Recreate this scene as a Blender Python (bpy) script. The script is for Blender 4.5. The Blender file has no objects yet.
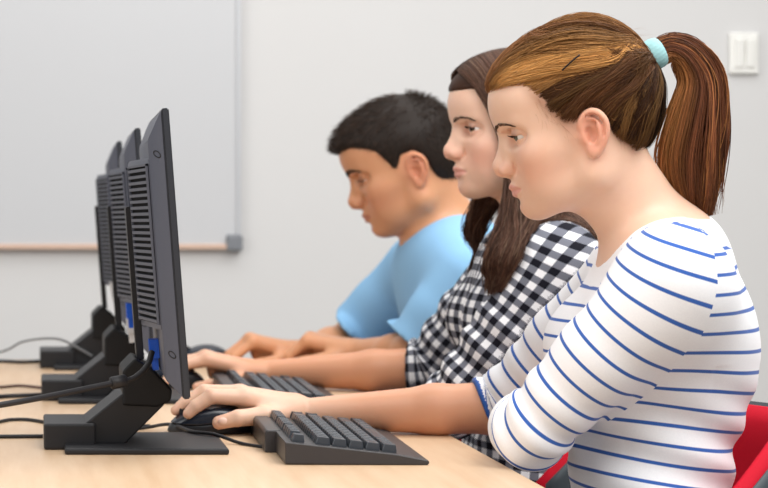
import bpy, bmesh, math, random
import numpy as np
from mathutils import Vector, Matrix

random.seed(7)
RNG = np.random.default_rng(11)
SC = bpy.context.scene
COL = SC.collection
PI = math.pi

# ------------------------------------------------------------------ camera geometry
# world: desks run along +Y, the students face -X, z = 0 is the floor
FPX = 2155.0
DESK_Z = 0.74
CAM_Z = 1.03
YAW = math.atan((384 - 32) / FPX)


def at(px, py, y):
    """point of the room seen at a pixel of the photograph, at distance y down the row"""
    return np.array([(px - 32) / FPX * y, y, CAM_Z - (py - 204) / FPX * y])


# ------------------------------------------------------------------ object helpers
def tag(o, label=None, cat=None, group=None, kind=None):
    if label: o['label'] = label
    if cat: o['category'] = cat
    if group: o['group'] = group
    if kind: o['kind'] = kind
    return o


def empty(name, loc=(0, 0, 0), rz=0.0):
    o = bpy.data.objects.new(name, None)
    o.location = [float(v) for v in loc]
    o.rotation_euler = (0, 0, rz)
    o.empty_display_size = 0.05
    COL.objects.link(o)
    return o


def link(name, me, mat=None, parent=None, smooth=False, world=False):
    o = bpy.data.objects.new(name, me)
    COL.objects.link(o)
    if mat is not None:
        for m in (mat if isinstance(mat, (list, tuple)) else [mat]):
            me.materials.append(m)
    if smooth:
        me.polygons.foreach_set('use_smooth', np.ones(len(me.polygons), dtype=bool))
    if parent is not None:
        o.parent = parent
        if world:   # mesh was made in world space
            rz = parent.rotation_euler.z
            o.matrix_parent_inverse = (Matrix.Translation(parent.location) @ Matrix.Rotation(rz, 4, 'Z')).inverted()
    return o


def copy_tree(o, parent=None):
    c = o.copy()
    COL.objects.link(c)
    if parent is not None:
        c.parent = parent
    for ch in [x for x in SC.objects if x.parent == o]:
        copy_tree(ch, c)
    return c


def mesh_np(name, V, quads=None, tris=None):
    me = bpy.data.meshes.new(name)
    V = np.asarray(V, dtype=np.float32)
    nq = 0 if quads is None else len(quads)
    nt = 0 if tris is None else len(tris)
    me.vertices.add(len(V))
    me.vertices.foreach_set('co', V.ravel())
    loops, starts = [], []
    s = 0
    if nq:
        loops.append(np.asarray(quads, dtype=np.int32).ravel()); starts.append(np.arange(nq) * 4); s = nq * 4
    if nt:
        loops.append(np.asarray(tris, dtype=np.int32).ravel()); starts.append(s + np.arange(nt) * 3)
    L = np.concatenate(loops); ST = np.concatenate(starts).astype(np.int32)
    me.loops.add(len(L)); me.loops.foreach_set('vertex_index', L)
    me.polygons.add(nq + nt); me.polygons.foreach_set('loop_start', ST)
    me.update(calc_edges=True)
    return me


def vattr(me, name, arr):
    arr = np.asarray(arr, dtype=np.float32)
    if arr.ndim == 1:
        a = me.attributes.new(name, 'FLOAT', 'POINT'); a.data.foreach_set('value', arr)
    else:
        if arr.shape[1] == 3:
            arr = np.concatenate([arr, np.ones((len(arr), 1), np.float32)], axis=1)
        a = me.attributes.new(name, 'FLOAT_COLOR', 'POINT'); a.data.foreach_set('color', arr.ravel())


class MB:
    """collects solids into one mesh"""
    def __init__(self):
        self.bm = bmesh.new()

    def box(self, lo, hi, bevel=0.0, seg=2, rot=None):
        r = bmesh.ops.create_cube(self.bm, size=1.0)
        vs = r['verts']
        lo, hi = Vector(lo), Vector(hi)
        c, s = (lo + hi) / 2, hi - lo
        M = Matrix.Translation(c)
        if rot is not None: M = M @ rot
        M = M @ Matrix.Diagonal((s.x, s.y, s.z, 1))
        bmesh.ops.transform(self.bm, matrix=M, verts=vs)
        if bevel > 0:
            es = list({e for v in vs for e in v.link_edges})
            bmesh.ops.bevel(self.bm, geom=es, offset=bevel, segments=seg, profile=0.5, affect='EDGES')
        return self

    def prism(self, pts, axis, a, b, bevel=0.0, seg=2):
        """pts: polygon in the two other axes, extruded along axis from a to b"""
        def mk(p, t):
            if axis == 'y': return (p[0], t, p[1])
            if axis == 'x': return (t, p[0], p[1])
            return (p[0], p[1], t)
        A = [self.bm.verts.new(mk(p, a)) for p in pts]
        B = [self.bm.verts.new(mk(p, b)) for p in pts]
        n = len(pts)
        fs = [self.bm.faces.new(A), self.bm.faces.new(B[::-1])]
        for i in range(n):
            fs.append(self.bm.faces.new((A[i], B[i], B[(i + 1) % n], A[(i + 1) % n])))
        bmesh.ops.recalc_face_normals(self.bm, faces=fs)
        if bevel > 0:
            es = list({e for f in fs for e in f.edges})
            bmesh.ops.bevel(self.bm, geom=es, offset=bevel, segments=seg, profile=0.5, affect='EDGES')
        return self

    def loft(self, rings, cap=True):
        R = [[self.bm.verts.new(tuple(p)) for p in ring] for ring in rings]
        fs = []
        n = len(rings[0])
        for a, b in zip(R[:-1], R[1:]):
            for i in range(n):
                fs.append(self.bm.faces.new((a[i], a[(i + 1) % n], b[(i + 1) % n], b[i])))
        if cap:
            fs.append(self.bm.faces.new(R[0][::-1])); fs.append(self.bm.faces.new(R[-1]))
        bmesh.ops.recalc_face_normals(self.bm, faces=fs)
        return self

    def tube(self, pts, r, n=10, cap=True):
        pts = [np.array(p, float) for p in pts]
        rr = r if hasattr(r, '__len__') else [r] * len(pts)
        rings = []
        prev = None
        for i, p in enumerate(pts):
            t = pts[min(i + 1, len(pts) - 1)] - pts[max(i - 1, 0)]
            t = t / (np.linalg.norm(t) + 1e-12)
            if prev is None:
                h = np.array([0, 0, 1.0]) if abs(t[2]) < .9 else np.array([1.0, 0, 0])
                a = np.cross(t, h)
            else:
                a = prev - t * np.dot(prev, t)
            a /= np.linalg.norm(a) + 1e-12
            prev = a
            b = np.cross(t, a)
            rings.append([p + rr[i] * (a * math.cos(2 * PI * k / n) + b * math.sin(2 * PI * k / n)) for k in range(n)])
        return self.loft(rings, cap)

    def build(self, name, mat, parent=None, smooth=False, world=False, auto=None):
        me = bpy.data.meshes.new(name)
        self.bm.to_mesh(me); self.bm.free()
        o = link(name, me, mat, parent, smooth, world)
        if auto is not None:
            me.polygons.foreach_set('use_smooth', np.ones(len(me.polygons), dtype=bool))
            me.set_sharp_from_angle(angle=auto)
        return o


def catmull(P, n):
    """sample n points on a Catmull-Rom curve through the rows of P (K,D)"""
    P = np.asarray(P, float)
    K = len(P)
    E = np.concatenate([[2 * P[0] - P[1]], P, [2 * P[-1] - P[-2]]])
    t = np.linspace(0, K - 1 - 1e-9, n)
    i = t.astype(int); f = (t - i)[:, None]
    p0, p1, p2, p3 = E[i], E[i + 1], E[i + 2], E[i + 3]
    return .5 * ((2 * p1) + (-p0 + p2) * f + (2 * p0 - 5 * p1 + 4 * p2 - p3) * f ** 2 + (-p0 + 3 * p1 - 3 * p2 + p3) * f ** 3)


# ------------------------------------------------------------------ materials
def srgb(r, g, b):
    def f(c):
        c /= 255.0
        return c / 12.92 if c <= .04045 else ((c + .055) / 1.055) ** 2.4
    return (f(r), f(g), f(b), 1.0)


class Mat:
    def __init__(self, name):
        self.m = bpy.data.materials.new(name)
        self.m.use_nodes = True
        self.nt = self.m.node_tree
        self.b = self.nt.nodes['Principled BSDF']

    def n(self, t, **kw):
        x = self.nt.nodes.new(t)
        for k, v in kw.items(): setattr(x, k, v)
        return x

    def l(self, a, b): self.nt.links.new(a, b)

    def val(self, sock, v):
        if hasattr(v, 'is_output') or hasattr(v, 'links'): self.l(v, sock)
        else: sock.default_value = v

    def math(self, op, a, b=None, c=None):
        x = self.n('ShaderNodeMath', operation=op)
        self.val(x.inputs[0], a)
        if b is not None: self.val(x.inputs[1], b)
        if c is not None: self.val(x.inputs[2], c)
        return x.outputs[0]

    def mix(self, fac, a, b, mode='MIX'):
        x = self.n('ShaderNodeMix', data_type='RGBA', blend_type=mode)
        self.val(x.inputs[0], fac); self.val(x.inputs[6], a); self.val(x.inputs[7], b)
        return x.outputs[2]

    def attr(self, name, out='Fac'):
        return self.n('ShaderNodeAttribute', attribute_name=name).outputs[out]

    def noise(self, scale, detail=4, coord='Object', stretch=None, rough=.5):
        tc = self.n('ShaderNodeTexCoord')
        mp = self.n('ShaderNodeMapping')
        self.l(tc.outputs[coord], mp.inputs[0])
        if stretch: mp.inputs['Scale'].default_value = stretch
        x = self.n('ShaderNodeTexNoise')
        x.inputs['Scale'].default_value = scale; x.inputs['Detail'].default_value = detail
        x.inputs['Roughness'].default_value = rough
        self.l(mp.outputs[0], x.inputs['Vector'])
        return x.outputs[0]

    def ramp(self, fac, stops):
        x = self.n('ShaderNodeValToRGB')
        e = x.color_ramp.elements
        while len(e) < len(stops): e.new(.5)
        for i, (p, c) in enumerate(stops):
            e[i].position = p; e[i].color = c
        self.l(fac, x.inputs[0])
        return x.outputs[0]

    def bump(self, h, strength=.2, dist=.001):
        x = self.n('ShaderNodeBump')
        x.inputs['Strength'].default_value = strength; x.inputs['Distance'].default_value = dist
        self.l(h, x.inputs['Height']); self.l(x.outputs[0], self.b.inputs['Normal'])

    def set(self, color=None, rough=None, spec=None, metal=None, **kw):
        if color is not None: self.val(self.b.inputs['Base Color'], color)
        if rough is not None: self.val(self.b.inputs['Roughness'], rough)
        if spec is not None: self.b.inputs['Specular IOR Level'].default_value = spec
        if metal is not None: self.b.inputs['Metallic'].default_value = metal
        for k, v in kw.items(): self.val(self.b.inputs[k], v)
        return self


def plain(name, color, rough=.5, spec=.5, metal=0.0, grain=0.06, gscale=60, bump=0.0, bdist=.0005):
    m = Mat(name)
    nz = m.noise(gscale, 3)
    c0 = tuple(max(0, v * (1 - grain)) for v in color[:3]) + (1,)
    c1 = tuple(min(1, v * (1 + grain)) for v in color[:3]) + (1,)
    m.set(m.mix(nz, c0, c1), rough, spec, metal)
    if bump: m.bump(nz, bump, bdist)
    return m.m
# ------------------------------------------------------------------ implicit surfaces
class Field:
    """ordered list of rounded cones / ellipsoids joined smoothly; meshed with surface nets"""
    def __init__(self):
        self.p = []

    def rc(self, a, b, ra, rb, k=.02, op='add', tagname=None):
        a = np.asarray(a, float); b = np.asarray(b, float)
        c = (a + b) / 2
        self.p.append(dict(t='rc', a=a, b=b, ra=ra, rb=rb, k=k, op=op, c=c, R=np.linalg.norm(a - b) / 2 + max(ra, rb), tag=tagname))

    def el(self, c, r, Rm=None, k=.02, op='add', tagname=None):
        self.p.append(dict(t='el', c=np.asarray(c, float), r=np.asarray(r, float), M=None if Rm is None else np.asarray(Rm, float),
                           k=k, op=op, R=max(r), tag=tagname))

    def chain(self, pts, rad, k=.006, k0=None, op='add', tagname=None):
        for i in range(len(pts) - 1):
            self.rc(pts[i], pts[i + 1], rad[i], rad[i + 1], k if (i or k0 is None) else k0, op, tagname)

    def cut(self, p, n, c, R, k=.002):
        """removes what lies beyond the plane (p, n) inside the ball (c, R)"""
        n = np.asarray(n, float); n = n / np.linalg.norm(n)
        self.p.append(dict(t='hs', pt=np.asarray(p, float), n=n, c=np.asarray(c, float), R=R, k=k, op='sub', tag=None))

    def fn(self, f, k=.004, op='int'):
        self.p.append(dict(t='fn', f=f, k=k, op=op, c=np.zeros(3), R=1e9, tag=None))

    @staticmethod
    def d1(q, X):
        if q['t'] == 'rc':
            ba = q['b'] - q['a']; l2 = float(ba @ ba) + 1e-12
            pa = X - q['a']
            h = np.clip((pa @ ba.astype(X.dtype)) / l2, 0, 1)
            return np.sqrt(((pa - h[:, None] * ba.astype(X.dtype)) ** 2).sum(1)) - (q['ra'] + (q['rb'] - q['ra']) * h)
        if q['t'] == 'el':
            L = X - q['c'].astype(X.dtype)
            if q['M'] is not None: L = L @ q['M'].astype(X.dtype)
            r = q['r'].astype(X.dtype)
            k0 = np.sqrt(((L / r) ** 2).sum(1)); k1 = np.sqrt(((L / (r * r)) ** 2).sum(1))
            return k0 * (k0 - 1) / (k1 + 1e-6)
        if q['t'] == 'hs':
            return np.maximum(-((X - q['pt'].astype(X.dtype)) @ q['n'].astype(X.dtype)), np.sqrt(((X - q['c']) ** 2).sum(1)) - q['R'])
        return q['f'](X)

    def ev(self, X, prims=None):
        X = np.asarray(X, np.float32)
        d = np.full(len(X), 1.0, np.float32)
        for q in (self.p if prims is None else prims):
            e = self.d1(q, X).astype(np.float32); k = q['k']
            if q['op'] == 'add':
                h = np.maximum(k - np.abs(d - e), 0) / k
                d = np.minimum(d, e) - h * h * k * .25
            else:
                if q['op'] == 'sub': e = -e
                h = np.maximum(k - np.abs(d - e), 0) / k
                d = np.maximum(d, e) + h * h * k * .25
        return d

    def grad(self, X, e=.0008):
        g = np.zeros((len(X), 3), np.float32)
        for i in range(3):
            o = np.zeros(3, np.float32); o[i] = e
            g[:, i] = self.ev(X + o) - self.ev(X - o)
        return g / (np.linalg.norm(g, axis=1, keepdims=True) + 1e-9)

    def mesh(self, h, pad=.01, B=16, keep=None):
        lo = np.min([q['c'] - q['R'] for q in self.p if q['op'] == 'add'], axis=0) - pad
        hi = np.max([q['c'] + q['R'] for q in self.p if q['op'] == 'add'], axis=0) + pad
        if keep is not None:
            lo = np.maximum(lo, keep[0]); hi = np.minimum(hi, keep[1])
        n = np.ceil((hi - lo) / h / B).astype(int)
        D = np.full(n * B, 1.0, np.float32)
        g = np.arange(B, dtype=np.float32) * h
        G = np.stack(np.meshgrid(g, g, g, indexing='ij'), -1).reshape(-1, 3)
        half = B * h * .87
        C = np.stack([q['c'] for q in self.p]); Rr = np.array([q['R'] for q in self.p]); K = np.array([q['k'] for q in self.p])
        for i in range(n[0]):
            for j in range(n[1]):
                for k in range(n[2]):
                    o = lo + np.array([i, j, k]) * (B * h)
                    c = o + B * h / 2
                    near = np.sqrt(((C - c) ** 2).sum(1)) - Rr - K - half - .004 < 0
                    if not any(near[q] and self.p[q]['op'] == 'add' for q in range(len(C))): continue
                    use = []
                    cc = np.asarray(c, np.float32)[None]
                    for q in np.nonzero(near)[0]:
                        P = self.p[q]
                        if P['t'] == 'rc' and self.d1(P, cc)[0] > half + P['k'] + .004: continue
                        use.append(P)
                    if not any(P['op'] == 'add' for P in use): continue
                    if self.smallest(use, cc) > half * 1.6 + .03: continue
                    D[i*B:(i+1)*B, j*B:(j+1)*B, k*B:(k+1)*B] = self.ev(G + o.astype(np.float32), use).reshape(B, B, B)
        return surface_nets(D, lo, h)

    def smallest(self, use, cc):
        return min(float(self.d1(P, cc)[0]) for P in use if P['op'] == 'add')


def surface_nets(D, lo, h):
    S = D < 0
    cnt = np.zeros(tuple(s - 1 for s in S.shape), np.uint8)
    for a in (0, 1):
        for b in (0, 1):
            for c in (0, 1):
                cnt += S[a:S.shape[0]-1+a, b:S.shape[1]-1+b, c:S.shape[2]-1+c]
    act = (cnt > 0) & (cnt < 8)
    I = np.argwhere(act)
    idx = np.full(act.shape, -1, np.int32)
    idx[act] = np.arange(len(I), dtype=np.int32)
    acc = np.zeros((len(I), 3)); num = np.zeros(len(I))
    corners = [(a, b, c) for a in (0, 1) for b in (0, 1) for c in (0, 1)]
    val = {cn: D[I[:, 0]+cn[0], I[:, 1]+cn[1], I[:, 2]+cn[2]] for cn in corners}
    for cn in corners:
        for ax in range(3):
            if cn[ax]: continue
            c2 = list(cn); c2[ax] = 1; c2 = tuple(c2)
            v0, v1 = val[cn], val[c2]
            x = (v0 < 0) != (v1 < 0)
            t = np.where(x, v0 / (v0 - v1 + 1e-20), 0)
            p = np.tile(np.array(cn, float), (len(I), 1)); p[:, ax] += t
            acc[x] += p[x]; num[x] += 1
    V = lo + (I + acc / np.maximum(num, 1)[:, None]) * h
    Q = []
    for ax in range(3):
        u, v = (ax + 1) % 3, (ax + 2) % 3
        s0 = [slice(None)] * 3; s1 = [slice(None)] * 3
        s0[ax] = slice(0, -1); s1[ax] = slice(1, None)
        e = np.argwhere(S[tuple(s0)] != S[tuple(s1)])
        e = e[(e[:, u] > 0) & (e[:, v] > 0) & (e[:, u] < S.shape[u] - 1) & (e[:, v] < S.shape[v] - 1)]
        if not len(e): continue
        def g(du, dv):
            q = e.copy(); q[:, u] += du; q[:, v] += dv
            return idx[q[:, 0], q[:, 1], q[:, 2]]
        q = np.stack([g(-1, -1), g(0, -1), g(0, 0), g(-1, 0)], 1)
        neg = S[e[:, 0], e[:, 1], e[:, 2]]
        q[~neg] = q[~neg][:, ::-1]
        Q.append(q)
    return V, np.concatenate(Q)


def relax(V, Q, n=2, lam=.5):
    E = np.concatenate([Q[:, [0, 1]], Q[:, [1, 2]], Q[:, [2, 3]], Q[:, [3, 0]]])
    deg = np.bincount(E[:, 0], minlength=len(V)) + np.bincount(E[:, 1], minlength=len(V))
    for _ in range(n):
        A = np.zeros_like(V)
        for i in range(3):
            A[:, i] = np.bincount(E[:, 0], V[E[:, 1], i], len(V)) + np.bincount(E[:, 1], V[E[:, 0], i], len(V))
        V = V + lam * (A / np.maximum(deg, 1)[:, None] - V)
    return V


# ------------------------------------------------------------------ strands of hair in one mesh
def strands(name, P, rad, colr, mat, parent, sides=3):
    """P (N,M,3) paths, rad (N,M) or (M,), colr (N,3) or (N,M,3)"""
    P = np.asarray(P, np.float32); N, M, _ = P.shape
    rad = np.broadcast_to(np.asarray(rad, np.float32), (N, M))
    T = np.gradient(P, axis=1); T /= np.linalg.norm(T, axis=2, keepdims=True) + 1e-9
    ref = RNG.normal(size=(N, 1, 3)).astype(np.float32)
    A = np.cross(T, ref); A /= np.linalg.norm(A, axis=2, keepdims=True) + 1e-9
    Bv = np.cross(T, A)
    R = []
    for s in range(sides):
        a = 2 * PI * s / sides
        R.append(P + rad[..., None] * (math.cos(a) * A + math.sin(a) * Bv))
    V = np.stack(R, 2).reshape(-1, 3)
    base = (np.arange(N)[:, None] * M + np.arange(M - 1)[None]).reshape(-1) * sides
    Q = []
    for s in range(sides):
        s2 = (s + 1) % sides
        Q.append(np.stack([base + s, base + s2, base + sides + s2, base + sides + s], 1))
    me = mesh_np(name, V, np.concatenate(Q))
    colr = np.asarray(colr, np.float32)
    if colr.ndim == 2: colr = np.repeat(colr[:, None], M, 1)
    vattr(me, 'tint', np.repeat(colr[:, :, None], sides, 2).reshape(-1, 3))
    return link(name, me, mat, parent, smooth=True, world=True)
# ------------------------------------------------------------------ materials of the things
M_WALL = plain('wall_paint', srgb(207, 206, 205), .75, .2, grain=.012, gscale=3)
M_FLOOR = plain('floor_vinyl', srgb(176, 170, 162), .55, .3, grain=.06, gscale=12)
M_BOARD = plain('whiteboard_enamel', srgb(197, 198, 200), .22, .5, grain=.008, gscale=2)
M_ALU = plain('aluminium_edge', srgb(192, 194, 197), .4, .5, .25, grain=.03)
M_TRAYWOOD = plain('tan_board_edge', srgb(205, 176, 158), .6, .3, grain=.05)
M_GREYPL = plain('grey_plastic_corner', srgb(120, 123, 128), .5, .4)
M_SWITCH = plain('cream_switch_plastic', srgb(232, 231, 226), .35, .4, grain=.01)
M_BEZEL = plain('black_bezel_plastic', srgb(42, 45, 52), .42, .45, grain=.05, gscale=300)
M_CASE = plain('charcoal_case_plastic', srgb(82, 85, 97), .5, .4, grain=.05, gscale=400, bump=.05)
M_DARK = plain('black_stand_plastic', srgb(30, 30, 33), .5, .4, grain=.08, gscale=400, bump=.05)
M_SLAT = plain('vent_slat_plastic', srgb(84, 87, 98), .55, .3)
M_VENTSHADE = plain('vent_shade_sheet', srgb(12, 12, 14), .8, .1)
M_HINGE = plain('matte_black_hinge', srgb(20, 20, 22), .6, .3, grain=.05)
M_SCREEN = plain('matte_lcd_glass', srgb(40, 44, 54), .3, .5)
M_BLUE = plain('blue_vga_plug', srgb(30, 90, 205), .4, .4)
M_WHITEPL = plain('white_plug', srgb(225, 228, 232), .4, .4)
M_CABLE = plain('black_cable', srgb(34, 33, 36), .5, .4, grain=.05)
M_CABLEG = plain('grey_cable', srgb(120, 122, 124), .5, .4, grain=.05)
M_CABLEB = plain('brown_cable', srgb(96, 74, 66), .5, .4, grain=.05)
M_KBODY = plain('black_keyboard_case', srgb(50, 48, 50), .42, .5, grain=.08, gscale=500, bump=.05)
M_KEY = plain('slate_keycap', srgb(52, 57, 64), .38, .5, grain=.06, gscale=500)
M_MOUSE = plain('navy_black_mouse_shell', srgb(28, 34, 46), .25, .5, grain=.05, gscale=200)
M_MOUSEB = plain('black_mouse_base', srgb(22, 24, 30), .4, .5)
M_RED = plain('red_upholstery', srgb(196, 14, 40), .75, .2, grain=.08, gscale=400, bump=.15)
M_SHELL = plain('dark_grey_chair_shell', srgb(62, 70, 76), .5, .4)
M_STEEL = plain('chair_steel', srgb(150, 152, 155), .3, .5, .9)


def wood():
    m = Mat('beech_laminate')
    g = m.noise(9, 6, stretch=(6.0, .55, 1), rough=.6)
    f = m.noise(60, 4, stretch=(8.0, .25, 1))
    c = m.ramp(g, [(.3, srgb(206, 172, 137)), (.52, srgb(214, 183, 150)), (.72, srgb(218, 190, 159))])
    c = m.mix(m.math('MULTIPLY', f, .35), c, srgb(205, 170, 134))
    m.set(c, .38, .4)
    return m.m


M_WOOD = wood()

# ------------------------------------------------------------------ the room
def structure(name, mb, mat):
    o = mb.build(name, mat); o['kind'] = 'structure'; return o

WALL_Y = 5.0
structure('floor', MB().box((-3.2, -1.2, -.1), (3.2, WALL_Y, 0)), M_FLOOR)
structure('wall_back', MB().box((-3.2, WALL_Y, -.1), (3.2, WALL_Y + .12, 2.9)), M_WALL)
structure('baseboard_back', MB().box((-3.2, WALL_Y - .014, 0), (3.2, WALL_Y, .09), .004), M_WALL)

# whiteboard
bx1 = at(240, 100, WALL_Y)[0]; bz0 = at(240, 249, WALL_Y)[2]
wbd = empty('whiteboard', (bx1 - .95, WALL_Y - .022, bz0))
tag(wbd, 'white enamel whiteboard with thin grey frame hanging on the back wall', 'whiteboard')
bx0, bz1 = bx1 - 1.9, bz0 + 1.15
MB().box((bx0 + .006, WALL_Y - .018, bz0 + .006), (bx1 - .006, WALL_Y - .002, bz1 - .006)).build('writing_surface', M_BOARD, wbd, world=True)
f = MB()
f.box((bx1 - .010, WALL_Y - .024, bz0), (bx1, WALL_Y - .001, bz1), .002)
f.box((bx0, WALL_Y - .024, bz0), (bx0 + .013, WALL_Y - .001, bz1), .002)
f.box((bx0, WALL_Y - .024, bz1 - .013), (bx1, WALL_Y - .001, bz1), .002)
f.build('frame', M_ALU, wbd, world=True)
tag(MB().box((bx0, WALL_Y - .026, bz0), (bx1 - .02, WALL_Y - .001, bz0 + .012), .002).build('bottom_edge', M_TRAYWOOD, wbd, world=True), 'tan bottom edge')
for (cx, cz) in ((bx1, bz0), (bx0, bz0), (bx1, bz1), (bx0, bz1)):
    sx = -1 if cx == bx1 else 1; sz = 1 if cz == bz0 else -1
    a = (min(cx - sx * .004, cx + sx * .034), WALL_Y - .03, min(cz - sz * .004, cz + sz * .034))
    b = (max(cx - sx * .004, cx + sx * .034), WALL_Y - .002, max(cz - sz * .004, cz + sz * .034))
    MB().box(a, b, .006, 3).build('corner_cap', M_GREYPL, wbd, world=True)

# light switch
p0, p1 = at(728, 74, WALL_Y), at(757, 33, WALL_Y)
sw = empty('light_switch', ((p0[0] + p1[0]) / 2, WALL_Y - .004, (p0[2] + p1[2]) / 2))
tag(sw, 'cream double light switch on the back wall at upper right', 'switch')
MB().box((p0[0], WALL_Y - .014, p0[2]), (p1[0], WALL_Y - .0005, p1[2]), .004, 3).build('switch_plate', M_SWITCH, sw, world=True)
mid = (p0[0] + p1[0]) / 2
for a, b in ((p0[0] + .010, mid - .002), (mid + .002, p1[0] - .010)):
    MB().box((a, WALL_Y - .021, p0[2] + .014), (b, WALL_Y - .013, p1[2] - .014), .003, 2,
             rot=Matrix.Rotation(math.radians(4), 4, 'X')).build('rocker', M_SWITCH, sw, world=True)

# ------------------------------------------------------------------ desk
DX0, DX1, DY0, DY1 = -.32, .526, 1.15, 4.02
desk = empty('desk', ((DX0 + DX1) / 2, (DY0 + DY1) / 2, 0))
tag(desk, 'long beech laminate desk carrying the monitors and keyboards', 'desk')
MB().box((DX0, DY0, DESK_Z - .027), (DX1, DY1, DESK_Z), .003, 3).build('desktop', M_WOOD, desk, world=True)
for x in (DX0 + .05, DX1 - .16):
    for y in (DY0 + .06, DY1 - .06):
        MB().box((x - .02, y - .02, 0), (x + .02, y + .02, DESK_Z - .027), .004).build('leg', M_ALU, desk, world=True)
for y in (DY0 + .06, DY1 - .06):
    MB().box((DX0 + .07, y - .012, DESK_Z - .075), (DX1 - .18, y + .012, DESK_Z - .027), .002).build('crossbar', M_ALU, desk, world=True)

# ------------------------------------------------------------------ monitors (local frame: desk top at z=0, centre of the foot at y=0)
TILT = math.atan2(.0245, .325)
HW = .19


def panel_pt(d, y, h):
    """d behind the front face, h up the panel"""
    x = .1775 - h * math.sin(TILT) - d * math.cos(TILT) + .018 * (y + HW)
    z = .072 + h * math.cos(TILT) - d * math.sin(TILT)
    return (x, y, z)


def panel_box(mb, d0, d1, y0, y1, h0, h1, in1=0.0, in1h=None):
    """slab of the tilted panel; the rear face may be inset"""
    ih = in1 if in1h is None else in1h
    a = [panel_pt(d0, y, h) for y, h in ((y0, h0), (y1, h0), (y1, h1), (y0, h1))]
    b = [panel_pt(d1, y, h) for y, h in ((y0 + in1, h0 + ih), (y1 - in1, h0 + ih), (y1 - in1, h1 - ih), (y0 + in1, h1 - ih))]
    mb.loft([a, b])
    return mb


def make_monitor(plugs):
    r = empty('monitor', (0, 0, DESK_Z))
    bz = MB(); panel_box(bz, 0, .0085, -HW, HW, 0, .3265)
    bmesh.ops.bevel(bz.bm, geom=list(bz.bm.edges), offset=.0015, segments=2, affect='EDGES')
    bz.build('bezel', M_BEZEL, r)
    panel_box(MB(), -.0006, .003, -HW + .017, HW - .017, .022, .3265 - .017).build('screen', M_SCREEN, r)
    cs = MB()
    def ring(d, i, top=0.0, far=0.0):
        return [panel_pt(d, y, h) for y, h in ((-HW + i, i), (HW - i - far, i), (HW - i - far, .3265 - i - top), (-HW + i, .3265 - i - top))]
    cs.loft([ring(.0083, .002), ring(.0100, .004), ring(.0250, .0210, .012, .03), ring(.0258, .0240, .015, .035)])
    bmesh.ops.bevel(cs.bm, geom=list(cs.bm.edges), offset=.0012, segments=2, affect='EDGES')
    case = cs.build('rear_case', M_CASE, r, auto=.5)
    # ovals moulded into the near edge of the case
    for hh in (.276, .05):
        for s in (-1, 1):
            ov = MB()
            pts = []
            for k in range(17):
                t = 2 * PI * k / 16
                dd = .0165 + .0036 * math.cos(t); h = hh + .0034 * math.sin(t) + .002 * math.cos(t)
                y = s * (HW - .004 - .0150 * (dd - .0100) / .0130 + .0004)
                pts.append(panel_pt(dd, y, h))
            ov.tube(pts, .0007, 6)
            ov.build('lock_slot', M_DARK, case)
    # vented back, rising to a ridge in the middle
    ya, yb, yr = -HW + .0235, HW - .0535, .032
    def sec(h, o=0.0, i=0.0):
        return [panel_pt(d, y, h) for y, d in ((ya + i, .0240), (ya + i, .0262 + o), (-yr, .0440 + o), (yr, .0440 + o), (yb - i, .0262 + o), (yb - i, .0240))]
    bl = MB(); bl.loft([sec(.078), sec(.080), sec(.270), sec(.273, -.001, .001)])
    bulge = bl.build('vent_cover', M_CASE, r, auto=.5)
    def strip(mb, h0, h1, d0, d1, y0, y1):
        g = lambda y: .0262 + (.0440 - .0262) * ((y - ya) / (-yr - ya) if y < 0 else (yb - y) / (yb - yr))
        mb.loft([[panel_pt(g(y) + dd, y, h0) for y, dd in ((y0, d0), (y1, d0), (y1, d1), (y0, d1))],
                 [panel_pt(g(y) + dd, y, h1) for y, dd in ((y0, d0), (y1, d0), (y1, d1), (y0, d1))]])
    vd, sl = MB(), MB()
    for y0, y1 in ((ya + .003, -yr - .003), (yr + .003, yb - .003)):
        strip(vd, .084, .266, 0, .0008, y0, y1)
        for k in range(25):
            h = .0855 + k * .0072
            strip(sl, h, h + .0034, .0006, .0036, y0 + .001, y1 - .001)
        for y in (y0, y1 - .002):
            strip(sl, .0835, .2665, 0, .0034, y, y + .002)
        strip(sl, .264, .2665, 0, .0036, y0, y1)
    vd.build('vent_shade_sheet', M_VENTSHADE, bulge)  # near-black sheet: shade between the slats put in as colour
    sl.build('slat_grille', M_SLAT, bulge)
    # mounting post against the back
    ps = MB(); panel_box(ps, .0436, .0525, -.022, .030, .035, .219)
    bmesh.ops.bevel(ps.bm, geom=list(ps.bm.edges), offset=.0012, segments=2, affect='EDGES')
    ps.build('mounting_post', M_DARK, r)
    MB().prism([(.107, .052), (.107, .093), (.1216, .108), (.141, .096), (.166, .070), (.164, .057), (.149, .050)], 'y', -.055, .055, .003, 3
               ).build('hinge', M_HINGE, r)
    MB().prism([(.045, .006), (.062, .030), (.107, .066), (.150, .060), (.157, .053), (.110, .006)], 'y', -.052, .052, .002
               ).build('arm', M_DARK, r)
    MB().box((.014, -.06, 0.0), (.075, .06, .031), .003, 3).build('foot_block', M_DARK, r)
    MB().box((.038, -.11, 0.0), (.228, .075, .0072), .0025, 3).build('foot_plate', M_DARK, r)
    for (mat, y, hh, nm) in plugs:
        pl = MB()
        panel_box(pl, .0262, .0375, y - .015, y + .015, hh, hh + .022)
        panel_box(pl, .0280, .0355, y - .011, y + .011, hh - .014, hh)
        pl.build(nm, mat, r)
    return r


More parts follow.
